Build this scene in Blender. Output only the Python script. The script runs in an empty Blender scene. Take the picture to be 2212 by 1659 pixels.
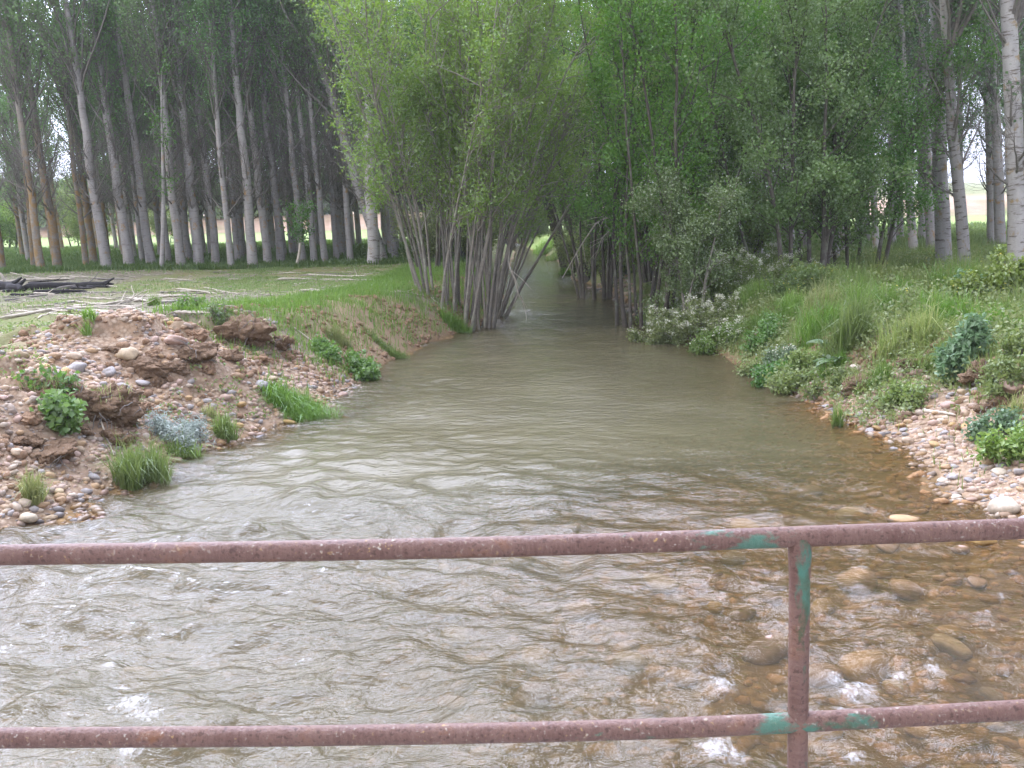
import bpy, math, random
import numpy as np
from mathutils import Matrix, Vector

random.seed(7)
SC = bpy.context.scene
COL = SC.collection
PI = math.pi

# ------------------------------------------------------------------ camera, sky, sun, exposure
DW, F_PX, CX, CY = 2212.0, 2150.0, 1106.0, 829.5
EYE = np.array([0.0, 0.0, 2.8])
PITCH, ROLL = math.radians(9.9), math.radians(1.45)
cF = np.array([0, math.cos(PITCH), -math.sin(PITCH)])
r0 = np.array([1.0, 0, 0]); u0 = np.array([0, math.sin(PITCH), math.cos(PITCH)])
cR = r0*math.cos(ROLL) - u0*math.sin(ROLL)
cU = u0*math.cos(ROLL) + r0*math.sin(ROLL)
cam = bpy.data.cameras.new('camera')
camo = bpy.data.objects.new('camera', cam); COL.objects.link(camo)
camo.matrix_world = Matrix(((cR[0], cU[0], -cF[0], EYE[0]), (cR[1], cU[1], -cF[1], EYE[1]),
                            (cR[2], cU[2], -cF[2], EYE[2]), (0, 0, 0, 1)))
cam.sensor_width = 36.0; cam.lens = 36.0*F_PX/DW
cam.clip_start = 0.05; cam.clip_end = 3000
SC.camera = camo

SUN_EL, SUN_AZ = math.radians(56), math.radians(238)     # azimuth clockwise from +Y: from the left, a little behind
world = bpy.data.worlds.new('World'); SC.world = world; world.use_nodes = True
wn = world.node_tree; wn.nodes.clear()
wo = wn.nodes.new('ShaderNodeOutputWorld')
sky = wn.nodes.new('ShaderNodeTexSky'); sky.sky_type = 'NISHITA'; sky.sun_disc = False
sky.sun_elevation = SUN_EL; sky.sun_rotation = SUN_AZ; sky.dust_density = 3.0; sky.air_density = 1.2
bg = wn.nodes.new('ShaderNodeBackground'); bg.inputs[1].default_value = 0.15
tcw = wn.nodes.new('ShaderNodeTexCoord')
cn = wn.nodes.new('ShaderNodeTexNoise'); cn.inputs['Scale'].default_value = 3.0; cn.inputs['Detail'].default_value = 5
cr = wn.nodes.new('ShaderNodeMapRange'); cr.inputs[1].default_value = 0.32; cr.inputs[2].default_value = 0.6
cr.inputs[3].default_value = 0.25; cr.inputs[4].default_value = 1.0
mixc = wn.nodes.new('ShaderNodeMix'); mixc.data_type = 'RGBA'
mixc.inputs[7].default_value = (12.2, 12.6, 15.9, 1)       # bright thin cloud over the Nishita blue
wn.links.new(tcw.outputs['Generated'], cn.inputs['Vector'])
wn.links.new(cn.outputs['Fac'], cr.inputs[0])
wn.links.new(cr.outputs[0], mixc.inputs[0])
wn.links.new(sky.outputs[0], mixc.inputs[6])
vd = wn.nodes.new('ShaderNodeVectorMath'); vd.operation = 'DOT_PRODUCT'      # brighter sky patch ahead and to the left, added for the water's reflections
_a, _e = math.radians(-18), math.radians(42)
vd.inputs[1].default_value = (math.sin(_a)*math.cos(_e), math.cos(_a)*math.cos(_e), math.sin(_e))
wn.links.new(tcw.outputs['Generated'], vd.inputs[0])
cb = wn.nodes.new('ShaderNodeMapRange'); cb.interpolation_type = 'SMOOTHSTEP'
cb.inputs[1].default_value = .74; cb.inputs[2].default_value = .96; cb.inputs[3].default_value = 1.0; cb.inputs[4].default_value = 10.0
wn.links.new(vd.outputs['Value'], cb.inputs[0])
vs = wn.nodes.new('ShaderNodeVectorMath'); vs.operation = 'SCALE'
wn.links.new(mixc.outputs[2], vs.inputs[0]); wn.links.new(cb.outputs[0], vs.inputs['Scale'])
wn.links.new(vs.outputs[0], bg.inputs[0])
wn.links.new(bg.outputs[0], wo.inputs[0])

sl = bpy.data.lights.new('sun', 'SUN'); sl.energy = 1.7; sl.angle = math.radians(11); sl.color = (1.0, 0.95, 0.87)
so = bpy.data.objects.new('sun', sl); COL.objects.link(so)
sd = Vector((math.sin(SUN_AZ)*math.cos(SUN_EL), math.cos(SUN_AZ)*math.cos(SUN_EL), math.sin(SUN_EL)))
so.rotation_euler = sd.to_track_quat('Z', 'Y').to_euler(); so.location = (-20, -20, 40)

SC.view_settings.view_transform = 'Standard'; SC.view_settings.look = 'None'
SC.view_settings.exposure = -0.10; SC.view_settings.gamma = 1.0
SC.render.engine = 'CYCLES'
SC.cycles.max_bounces = 7; SC.cycles.diffuse_bounces = 4; SC.cycles.glossy_bounces = 3
SC.cycles.transmission_bounces = 4; SC.cycles.transparent_max_bounces = 8
SC.cycles.use_denoising = True
SC.cycles.caustics_reflective = False; SC.cycles.caustics_refractive = False
SC.cycles.sample_clamp_indirect = 6.0

# ------------------------------------------------------------------ numeric helpers
def ss(a, b, x):
    t = np.clip((np.asarray(x, float)-a)/(b-a), 0, 1); return t*t*(3-2*t)

def _h(ix, iy, s):
    v = np.sin(ix*127.1 + iy*311.7 + s*74.7)*43758.5453
    return v - np.floor(v)

def vnoise(x, y, s=0):
    ix, iy = np.floor(x), np.floor(y); fx, fy = x-ix, y-iy
    fx = fx*fx*(3-2*fx); fy = fy*fy*(3-2*fy)
    a = _h(ix, iy, s); b = _h(ix+1, iy, s); c = _h(ix, iy+1, s); d = _h(ix+1, iy+1, s)
    return (a*(1-fx)+b*fx)*(1-fy) + (c*(1-fx)+d*fx)*fy     # 0..1

def fbm(x, y, s=0, o=4):
    r = 0; a = .5; t = 0
    for k in range(o):
        ca, sa = math.cos(.6*k+.3), math.sin(.6*k+.3)
        r = r + a*vnoise(x*ca-y*sa, x*sa+y*ca, s+k*13); t += a; a *= .5; x = x*2.03; y = y*2.03
    return r/t*2-1

def ray(px, py):
    d = cF*F_PX + cR*(px-CX) + cU*(CY-py); return d/np.linalg.norm(d)

def at_z(px, py, z):
    d = ray(px, py); return EYE + d*((z-EYE[2])/d[2])

def at_y(px, py, Y):
    d = ray(px, py); return EYE + d*((Y-EYE[1])/d[1])

# ------------------------------------------------------------------ stream edges (world X as a function of Y)
Lp = [(0,1165),(130,1110),(250,1060),(330,1030),(400,1000),(470,970),(540,945),(620,918),(690,895),(720,860),(790,810),
      (860,775),(920,745),(985,722),(1040,704),(1068,680),(1085,640),(1095,600),(1103,570),(1110,552),(1113,545)]
Rp = [(2130,1110),(2050,1060),(1980,1000),(1900,935),(1780,880),(1680,835),(1600,790),(1540,755),(1480,722),(1405,690),
      (1368,665),(1330,640),(1285,618),(1235,604),(1228,585),(1205,565),(1185,552),(1160,545)]
def edge(pts, pre, post):
    w = np.array([at_z(x, y, 0.0)[:2] for x, y in pts]); o = np.argsort(w[:, 1]); w = w[o]
    return np.vstack([pre, w, post])
EL = edge(Lp, [(-4.7, -12), (-4.7, 5)], [(-1.5, 90), (-6, 120)])
ER = edge(Rp, [(4.6, -12), (4.6, 5)], [(0.6, 90), (-4, 120)])
def edges(y):
    return (np.interp(y, EL[:, 1], EL[:, 0]) + .10*(fbm(y*1.1, y*0+3, 5, 3)),
            np.interp(y, ER[:, 1], ER[:, 0]) + .10*(fbm(y*1.1, y*0+9, 6, 3)))

MND = at_z(345, 690, 1.45)
def ground(x, y):
    x = np.asarray(x, float); y = np.asarray(y, float)
    xl, xr = edges(y); dl = xl-x; dr = x-xr
    t = ss(11.5, 20, y)
    W = 3.0*(1-t)+1.5*t; Hl = 1.18*(1-t)+1.0*t
    s = np.clip(dl/W, 0, 1)
    hl = Hl*(1-(1-s)**1.5)
    nr = 1-ss(15, 24, y)
    n1 = fbm(x*.9, y*.9, 1, 3); n2 = fbm(x*3.1, y*3.1, 2, 3)
    lip = np.clip(fbm(x*.75+9, y*1.1, 31, 3), -.5, .5)
    hl = hl + ss(.2, 1.2, dl)*(nr*(.16*n1+.05*n2) + .03*n2 + .22*nr*ss(-.05, .12, lip)*ss(.6, 1.4, dl)*(1-ss(3.0, 4.6, dl)))
    hl = hl + .30*np.exp(-(((x-MND[0])/1.25)**2+((y-MND[1])/.9)**2))*ss(.2, 1, dl)
    nearR = np.interp(dr, [0, .4, .95, 1.3, 1.5, 3.0, 6], [0, .10, .30, .42, .78, 1.0, 1.0])
    farR = np.interp(dr, [0, .3, 1.0, 2.2, 5], [0, .22, .75, .92, .95])
    tr = ss(11, 16, y)
    hr = nearR*(1-tr)+farR*tr + ss(.2, 1.0, dr)*(.10*n1*(1-ss(24, 36, y)) + .05*n2)
    d = np.minimum(-dl, -dr)
    mid = ss(8, 13, y)*(1-.25*ss(30, 60, y))
    skew = np.clip((xr-x)/np.maximum(xr-xl, .5), 0, 1)
    depth = (.17+.40*mid)*ss(0, 1.6, d)*(.45+.55*ss(0, .55, skew)) + .02*np.clip(d, 0, 1)
    depth = depth*(1+.25*fbm(x*1.3, y*1.3, 8, 3))
    h = np.where(dl > 0, hl, np.where(dr > 0, hr, -depth))
    h = h + ss(2, 8, np.maximum(dl, dr))*.07*fbm(x*.16, y*.16, 11, 2)
    h = h*(1-ss(86, 94, y)) + .95*ss(86, 94, y)
    h = h + 1.9*ss(112, 124, y + .12*x + 5*fbm(x*.03, y*.03, 3, 2)) + np.clip(y-150, 0, 400)*.022
    return h

def on_ground(px, py, tmax=140):
    d = ray(px, py); ts = np.concatenate([np.arange(3, 40, .03), np.arange(40, tmax, .15)])
    P = EYE + d*ts[:, None]; g = ground(P[:, 0], P[:, 1])
    k = np.argmax(P[:, 2] <= g)
    return np.array([P[k, 0], P[k, 1], g[k]])

def gz(x, y): return float(ground(np.array([x]), np.array([y]))[0])

# ------------------------------------------------------------------ mesh helpers
def mesh(name, V, Fs, mat=None, smooth=True, attrs=None):
    V = np.asarray(V, np.float32).reshape(-1, 3)
    me = bpy.data.meshes.new(name)
    me.vertices.add(len(V)); me.vertices.foreach_set('co', V.ravel())
    Fs = [np.asarray(f, np.int32) for f in Fs if len(f)]
    idx = np.concatenate([f.ravel() for f in Fs]); cnt = np.concatenate([np.full(len(f), f.shape[1], np.int32) for f in Fs])
    me.loops.add(len(idx)); me.loops.foreach_set('vertex_index', idx)
    me.polygons.add(len(cnt)); me.polygons.foreach_set('loop_start', np.concatenate([[0], np.cumsum(cnt)[:-1]]).astype(np.int32))
    me.polygons.foreach_set('use_smooth', np.full(len(cnt), smooth))
    me.update(calc_edges=True)
    for k, a in (attrs or {}).items():
        at = me.attributes.new(k, 'FLOAT', 'POINT'); at.data.foreach_set('value', np.asarray(a, np.float32).ravel())
    if mat: me.materials.append(mat)
    return me

def link(name, me, parent=None, loc=(0, 0, 0), **props):
    o = bpy.data.objects.new(name, me); COL.objects.link(o); o.location = loc
    if parent: o.parent = parent
    for k, v in props.items():
        if v is not None: o[k] = v
    return o

def thing(name, label, cat, loc, group=None, rot=0, scale=1.0):
    o = link(name, None, None, [float(c) for c in loc], label=label, category=cat, group=group)
    o.empty_display_size = .2
    o.rotation_euler = (0, 0, rot); o.scale = (scale,)*3
    return o

class Acc:                      # collects several shapes of ONE part into one mesh
    def __init__(s): s.V = []; s.F = {}; s.n = 0; s.A = []
    def add(s, V, Fs, a=None):
        V = np.asarray(V).reshape(-1, 3)
        for f in (Fs if isinstance(Fs, list) else [Fs]):
            s.F.setdefault(f.shape[1], []).append(f+s.n)
        s.V.append(V); s.n += len(V)
        s.A.append(np.zeros(len(V)) if a is None else np.broadcast_to(a, (len(V),)))
    def mesh(s, name, mat, smooth=True):
        return mesh(name, np.concatenate(s.V), [np.concatenate(f) for f in s.F.values()], mat, smooth, {'tint': np.concatenate(s.A)})

def norm(v): return v/np.maximum(np.linalg.norm(v, axis=-1, keepdims=True), 1e-9)

def tubes(P, R, sides=6):
    """P (B,K,3), R (B,K) -> verts, quads"""
    P = np.asarray(P, float); R = np.asarray(R, float)
    if P.ndim == 2: P = P[None]; R = R[None]
    B, K, _ = P.shape
    T = norm(np.gradient(P, axis=1)); m = norm(T.mean(1))
    ref = np.where((np.abs(m[:, 2]) < .8)[:, None], [[0, 0, 1.]], [[1., 0, 0]])[:, None, :]
    S = norm(np.cross(T, ref)); N = np.cross(S, T)
    a = np.arange(sides)*2*PI/sides
    V = P[:, :, None]+R[:, :, None, None]*(S[:, :, None]*np.cos(a)[None, None, :, None]+N[:, :, None]*np.sin(a)[None, None, :, None])
    i = np.arange(B)[:, None, None]*K*sides; k = np.arange(K-1)[None, :, None]*sides; j = np.arange(sides)[None, None, :]
    j2 = (j+1) % sides
    Fq = np.stack([i+k+j, i+k+j2, i+k+sides+j2, i+k+sides+j], -1).reshape(-1, 4)
    return V.reshape(-1, 3), Fq

def grow(rng, S, D, L, K, wob=.15, bend=(0, 0, 0)):
    S = np.asarray(S, float); D = norm(np.asarray(D, float)); B = len(S); L = np.broadcast_to(L, (B,))
    out = [S]; p = S; d = D; bend = np.asarray(bend, float)
    for k in range(K-1):
        d = norm(d+rng.normal(0, wob, (B, 3))+bend/(K-1)); p = p+d*(L/(K-1))[:, None]; out.append(p)
    return np.stack(out, 1)

def pick(P, idx, t):
    K = P.shape[1]; f = np.clip(t, 0, .9999)*(K-1); k = f.astype(int); w = (f-k)[:, None]
    a = P[idx, k]; b = P[idx, k+1]
    return a*(1-w)+b*w, norm(b-a)

def side_dirs(rng, T, ang):
    r = norm(rng.normal(0, 1, T.shape)); s = norm(np.cross(T, r))
    ang = np.broadcast_to(ang, (len(T),))[:, None]
    return norm(T*np.cos(ang)+s*np.sin(ang))

def leafset(rng, P, L, W, flat=.5, axis=None, droop=0.0):
    """rhombic leaves, folded along the midrib"""
    n = len(P)
    d = norm(rng.normal(0, 1, (n, 3))+np.array([0, 0, -droop])+(0 if axis is None else axis*1.2))
    up = norm(rng.normal(0, 1, (n, 3))*(1-flat)+np.array([0, 0, 1.0])*flat+1e-6)
    s = norm(np.cross(d, up)); nn = np.cross(s, d)
    L = (L*rng.uniform(.7, 1.25, n))[:, None]; W = (W*rng.uniform(.7, 1.25, n))[:, None]
    V = np.stack([P-d*L*.5, P+s*W*.5+nn*W*.12-d*L*.05, P+d*L*.5, P-s*W*.5+nn*W*.12-d*L*.05], 1)
    f = np.arange(n)[:, None]*4+np.arange(4)[None]
    return V.reshape(-1, 3), f, np.repeat(rng.uniform(0, 1, n), 4)

def blades(rng, P, H, W, lean=.35, tint=None, dirv=None):   # arching blades
    n = len(P); H = np.broadcast_to(H, (n,))*rng.uniform(.55, 1.2, n); W = np.broadcast_to(W, (n,))
    a = rng.uniform(0, 2*PI, n); s = np.stack([np.cos(a), np.sin(a), 0*a], 1)*W[:, None]*.5
    b = rng.uniform(0, 2*PI, n); ld = np.stack([np.cos(b), np.sin(b), 0*b], 1)
    if dirv is not None: ld = norm(ld*.5+dirv)
    q = (np.abs(rng.normal(0, lean, n))*H)[:, None]; z = np.array([0, 0, 1.])
    m = P+z*(H*.62)[:, None]+ld*q*.30; t = P+z*(H*np.clip(1.05-.55*q[:, 0]/H, .18, 1))[:, None]+ld*q
    V = np.stack([P-s, P+s, m+s*.75, m-s*.75, t], 1).reshape(-1, 3)
    i = np.arange(n)[:, None]*5
    q4 = i+np.array([[0, 1, 2, 3]]); t3 = i+np.array([[3, 2, 4]])
    tt = np.repeat(rng.uniform(0, 1, n) if tint is None else tint, 5)
    return V, [q4, t3], tt

def ico(sub):
    import bmesh
    bm = bmesh.new(); bmesh.ops.create_icosphere(bm, subdivisions=sub, radius=1)
    V = np.array([v.co[:] for v in bm.verts]); Fc = np.array([[v.index for v in f.verts] for f in bm.faces]); bm.free()
    return V, Fc
ICO1, ICO1F = ico(1); ICO2, ICO2F = ico(2); ICO3, ICO3F = ico(3); ICO4, ICO4F = ico(4)

def lump(rng, V, amp=.18, freq=1.4, oct_=3):
    out = np.ones(len(V))
    for o in range(oct_):
        for _ in range(3):
            k = rng.normal(0, freq*1.9**o, 3); out += amp/1.7**o*.5*np.sin(V@k+rng.uniform(0, 6.3))
    return V*out[:, None]

# ------------------------------------------------------------------ materials
class M:
    def __init__(s, name):
        s.m = bpy.data.materials.new(name); s.m.use_nodes = True; s.t = s.m.node_tree; s.t.nodes.clear()
        s.out = s.n('ShaderNodeOutputMaterial')
    def n(s, ty, **kw):
        nd = s.t.nodes.new(ty)
        for k, v in kw.items(): setattr(nd, k, v)
        return nd
    def put(s, nd, key, v):
        if hasattr(v, 'is_linked') or isinstance(v, bpy.types.NodeSocket): s.t.links.new(v, nd.inputs[key])
        else: nd.inputs[key].default_value = v if not (isinstance(v, tuple) and len(v) == 3 and nd.inputs[key].type == 'RGBA') else (*v, 1)
    def attr(s, name): return s.n('ShaderNodeAttribute', attribute_name=name).outputs['Fac']
    def coord(s, kind='Object', scale=(1, 1, 1)):
        c = s.n('ShaderNodeTexCoord'); mp = s.n('ShaderNodeMapping'); s.t.links.new(c.outputs[kind], mp.inputs['Vector'])
        mp.inputs['Scale'].default_value = scale; return mp.outputs[0]
    def noise(s, vec, scale=5, detail=4, rough=.55, color=False):
        nd = s.n('ShaderNodeTexNoise'); s.t.links.new(vec, nd.inputs['Vector'])
        nd.inputs['Scale'].default_value = scale; nd.inputs['Detail'].default_value = detail; nd.inputs['Roughness'].default_value = rough
        return nd.outputs['Color' if color else 'Fac']
    def vor(s, vec, scale=5, out='Distance'):
        nd = s.n('ShaderNodeTexVoronoi'); s.t.links.new(vec, nd.inputs['Vector']); nd.inputs['Scale'].default_value = scale
        return nd.outputs[out]
    def rng(s, v, a, b, c=0.0, d=1.0):
        nd = s.n('ShaderNodeMapRange'); s.put(nd, 0, v)
        for i, q in enumerate((a, b, c, d)): nd.inputs[i+1].default_value = q
        return nd.outputs[0]
    def math(s, op, a, b=0.5):
        nd = s.n('ShaderNodeMath', operation=op); s.put(nd, 0, a); s.put(nd, 1, b); return nd.outputs[0]
    def mix(s, f, a, b, blend='MIX'):
        nd = s.n('ShaderNodeMix', data_type='RGBA', blend_type=blend)
        s.put(nd, 0, f); s.put(nd, 6, a); s.put(nd, 7, b); return nd.outputs[2]
    def hsv(s, col, h=.5, sa=1., v=1.):
        nd = s.n('ShaderNodeHueSaturation'); s.put(nd, 'Color', col); s.put(nd, 'Hue', h); s.put(nd, 'Saturation', sa); s.put(nd, 'Value', v)
        return nd.outputs[0]
    def rand(s): return s.n('ShaderNodeObjectInfo').outputs['Random']
    def bump(s, h, dist=.01, strength=.6):
        nd = s.n('ShaderNodeBump'); s.put(nd, 'Height', h); nd.inputs['Distance'].default_value = dist
        nd.inputs['Strength'].default_value = strength; return nd.outputs[0]
    def pbr(s, col, rough=.8, nrm=None, spec=.3, metal=0.0):
        b = s.n('ShaderNodeBsdfPrincipled'); s.put(b, 'Base Color', col); s.put(b, 'Roughness', rough)
        s.put(b, 'Specular IOR Level', spec); s.put(b, 'Metallic', metal)
        if nrm is not None: s.t.links.new(nrm, b.inputs['Normal'])
        return b.outputs[0]
    def mixs(s, f, a, b):
        nd = s.n('ShaderNodeMixShader'); s.put(nd, 0, f); s.t.links.new(a, nd.inputs[1]); s.t.links.new(b, nd.inputs[2]); return nd.outputs[0]
    def done(s, sh): s.t.links.new(sh, s.out.inputs[0]); return s.m

def leaf_mat(name, c1, c2, trans=.4, gloss=.06, pale=None):
    m = M(name); t = m.attr('tint'); c = m.mix(t, c1, c2)
    if pale: c = m.mix(m.rng(t, .72, .9), c, pale)
    r = m.rand(); c = m.hsv(c, m.rng(r, 0, 1, .485, .515), m.rng(r, 0, 1, .9, 1.1), m.rng(m.math('FRACT', m.math('MULTIPLY', r, 7.3), 0), 0, 1, .82, 1.18))
    d = m.n('ShaderNodeBsdfDiffuse'); m.put(d, 0, c)
    tr = m.n('ShaderNodeBsdfTranslucent'); m.put(tr, 0, m.hsv(c, .49, 1.1, 1.15))
    g = m.n('ShaderNodeBsdfGlossy'); g.inputs['Roughness'].default_value = .42; g.inputs[0].default_value = (.9, .95, 1, 1)
    return m.done(m.mixs(gloss, m.mixs(trans, d.outputs[0], tr.outputs[0]), g.outputs[0]))

LEAF_WILLOW = leaf_mat('willow_leaf', (.175, .285, .055), (.285, .385, .100), .49)
LEAF_DARK = leaf_mat('alder_leaf', (.102, .205, .042), (.188, .298, .076), .46, .04)
LEAF_TREE = leaf_mat('bank_tree_leaf', (.095, .205, .042), (.172, .298, .076), .44, .04, (.24, .35, .16))
LEAF_PALE = leaf_mat('pale_leaf', (.115, .200, .050), (.235, .335, .11), .38, .05, (.38, .47, .28))
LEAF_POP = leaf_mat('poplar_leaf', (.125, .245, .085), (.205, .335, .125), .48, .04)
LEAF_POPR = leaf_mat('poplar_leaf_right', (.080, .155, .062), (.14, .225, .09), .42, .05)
LEAF_BUSH = leaf_mat('bush_leaf', (.160, .245, .065), (.285, .360, .125), .40, .04)
LEAF_BLUE = leaf_mat('blue_green_leaf', (.130, .215, .105), (.225, .315, .18), .34, .04)
LEAF_SILVER = leaf_mat('silver_leaf', (.24, .29, .25), (.40, .45, .41), .2, .05)
LEAF_YELLOW = leaf_mat('yellow_green_leaf', (.18, .29, .045), (.30, .41, .09), .42)
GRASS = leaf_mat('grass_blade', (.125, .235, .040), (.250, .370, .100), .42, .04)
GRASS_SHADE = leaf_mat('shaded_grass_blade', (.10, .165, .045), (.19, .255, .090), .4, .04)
GRASS_DRY = leaf_mat('dry_grass_blade', (.20, .27, .080), (.37, .39, .17), .38, .03)
GRASS_CLEAR = leaf_mat('short_grass_blade', (.155, .235, .075), (.27, .33, .145), .35, .03)

def petal_mat(name, c):
    m = M(name); d = m.n('ShaderNodeBsdfDiffuse'); d.inputs[0].default_value = (*c, 1)
    tr = m.n('ShaderNodeBsdfTranslucent'); tr.inputs[0].default_value = (*c, 1)
    return m.done(m.mixs(.3, d.outputs[0], tr.outputs[0]))
PETAL_W = petal_mat('white_petal', (.74, .74, .62)); PETAL_Y = petal_mat('yellow_petal', (.62, .56, .14))

def bark_mat(name, base, dark, lichen=0.0, lich_col=(.36, .20, .05), zmax=5.5, scale=1.0, ring=.4):
    m = M(name); v = m.coord('Object'); r = m.rand()
    n1 = m.noise(m.coord('Object', (2.2, 2.2, .8)), 2.5*scale, 4)
    n2 = m.noise(m.coord('Object', (3.2, 3.2, 17)), 1.0*scale, 3, .6)
    n3 = m.noise(v, 30*scale, 3)
    c = m.mix(m.rng(n1, .35, .7), base, tuple(x*.72 for x in base))
    c = m.mix(m.math('MULTIPLY', m.rng(n2, .56, .63), ring), c, dark)
    c = m.mix(m.math('MULTIPLY', m.rng(n3, .5, .75), .3), c, tuple(min(1, x*1.35) for x in base))
    if lichen:
        sep = m.n('ShaderNodeSeparateXYZ'); m.t.links.new(v, sep.inputs[0])
        low = m.rng(sep.outputs[2], zmax*.55, zmax, 1, 0)
        lm = m.math('MULTIPLY', m.rng(m.noise(v, 3.2, 5, .65), .60-lichen*.28, .70-lichen*.22), low)
        c = m.mix(m.math('MULTIPLY', lm, .85), c, lich_col)
    c = m.hsv(c, .5, 1.0, m.rng(r, 0, 1, .85, 1.15))
    return m.done(m.pbr(c, .85, m.bump(n2, .015, .5), .2))
BARK_POP = bark_mat('poplar_bark', (.41, .385, .365), (.13, .11, .095), .12)
BARK_ORANGE = bark_mat('poplar_bark_lichen', (.30, .27, .235), (.12, .09, .06), .62, (.30, .185, .07), 6.0)
BARK_NEAR = bark_mat('poplar_bark_near', (.40, .38, .365), (.10, .08, .06), .12, (.28, .19, .07), 9, 1.0, .8)
BARK_SHADE = bark_mat('poplar_bark_grey', (.40, .375, .355), (.13, .115, .10), .2)
BARK_WIL = bark_mat('willow_bark', (.25, .225, .19), (.10, .09, .07), .25, (.32, .32, .25), 30, 1.6)
BARK_ALD = bark_mat('alder_bark', (.135, .12, .10), (.07, .06, .05), .25, (.22, .23, .17), 30, 1.6)
TWIG = bark_mat('twig_bark', (.22, .20, .18), (.12, .10, .09), 0, scale=2)
DEAD = bark_mat('dead_wood', (.52, .465, .385), (.24, .20, .15), 0, scale=2)
DEAD2 = bark_mat('weathered_wood', (.36, .32, .265), (.20, .17, .13), 0, scale=2)
CHAR = bark_mat('charred_wood', (.035, .032, .034), (.012, .012, .012), 0, scale=3)

def soil_mat(name, c1, c2):
    m = M(name); v = m.coord('Object'); n = m.noise(v, 4, 6, .65); f = m.noise(v, 28, 5, .7)
    c = m.mix(m.rng(n, .35, .65), c1, c2); c = m.mix(m.math('MULTIPLY', m.rng(f, .52, .7), .5), c, (.38, .29, .20))
    return m.done(m.pbr(c, .95, m.bump(m.math('ADD', n, m.math('MULTIPLY', f, .5)), .05, .9), .1))
SOIL = soil_mat('dark_soil', (.120, .080, .052), (.200, .135, .088))

def stone_mat(name, c, var=.18):
    m = M(name); v = m.coord('Object'); r = m.rand(); n = m.noise(v, 3.5, 5, .6); f = m.noise(v, 22, 4)
    col = m.mix(m.rng(n, .3, .7), tuple(x*(1-var) for x in c), tuple(min(1, x*(1+var)) for x in c))
    col = m.mix(m.math('MULTIPLY', m.rng(f, .55, .75), .35), col, tuple(x*.6 for x in c))
    col = m.hsv(col, m.rng(r, 0, 1, .49, .51), m.rng(r, 0, 1, .85, 1.1), m.rng(m.math('FRACT', m.math('MULTIPLY', r, 9.1), 0), 0, 1, .8, 1.15))
    return m.done(m.pbr(col, .75, m.bump(f, .004, .5), .3))
STONES = [('tan', stone_mat('tan_stone', (.39, .30, .205))), ('pinkish', stone_mat('pink_stone', (.39, .275, .225))),
          ('grey', stone_mat('grey_stone', (.31, .29, .28))), ('ochre', stone_mat('ochre_stone', (.38, .25, .125))),
          ('cream', stone_mat('cream_stone', (.47, .40, .31)))]

def gravel_mat():
    m = M('gravel_stone'); t = m.attr('tint'); v = m.coord('Object'); n = m.noise(v, 25, 4)
    ramp = m.n('ShaderNodeValToRGB'); m.t.links.new(t, ramp.inputs[0]); ramp.color_ramp.interpolation = 'CONSTANT'
    cols = [(.41, .305, .21), (.41, .295, .235), (.32, .295, .28), (.38, .26, .15), (.48, .40, .315), (.37, .27, .19), (.28, .225, .18), (.43, .325, .26)]
    e = ramp.color_ramp.elements; e[0].color = (*cols[0], 1); e[1].position = 1/8; e[1].color = (*cols[1], 1)
    for k in range(2, 8):
        q = e.new(k/8); q.color = (*cols[k], 1)
    c = m.hsv(ramp.outputs[0], .5, 1, m.rng(n, .3, .7, .8, 1.12)); w = m.attr('wet'); c = m.hsv(c, .5, m.rng(w, 0, 1, 1, 1.25), m.rng(w, 0, 1, 1, .5))
    return m.done(m.pbr(c, m.rng(w, 0, 1, .8, .3), None, .3))
GRAVEL = gravel_mat()

def ground_mat():
    m = M('ground_soil'); v = m.coord('Object')
    n = m.noise(v, .8, 6, .6); f = m.noise(v, 7, 6, .65); ff = m.noise(v, 40, 4, .7)
    soil = m.mix(m.rng(n, .35, .65), (.285, .190, .120), (.380, .272, .186))
    soil = m.mix(m.math('MULTIPLY', m.rng(ff, .5, .7), .5), soil, (.42, .33, .24))
    grav = m.mix(m.rng(m.vor(v, 16), .1, .6), (.46, .37, .28), (.22, .16, .11))
    c = m.mix(m.attr('gravel'), soil, m.mix(m.rng(f, .35, .6), soil, grav))
    litter = m.mix(m.rng(f, .35, .65), (.165, .135, .105), (.285, .25, .205))
    c = m.mix(m.attr('litter'), c, litter)
    gr = m.mix(m.rng(f, .3, .7), (.085, .135, .035), (.16, .20, .075))
    c = m.mix(m.math('MULTIPLY', m.attr('grassy'), m.rng(m.math('ADD', n, m.math('MULTIPLY', f, .6)), .45, .95, .25, 1)), c, gr)
    c = m.mix(m.attr('field'), c, m.mix(m.rng(n, .35, .65), (.20, .29, .08), (.27, .34, .12)))
    c = m.mix(m.attr('scarp'), c, m.mix(m.rng(n, .3, .7), (.33, .215, .15), (.42, .31, .225)))
    wet = m.attr('wet'); c = m.mix(wet, c, m.mix(m.rng(m.vor(v, 9), .05, .5), (.30, .20, .10), (.16, .105, .05)))
    h = m.math('ADD', f, m.math('MULTIPLY', ff, .4))
    return m.done(m.pbr(c, .95, m.bump(h, .04, .7), .12))
GROUND = ground_mat()

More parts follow.
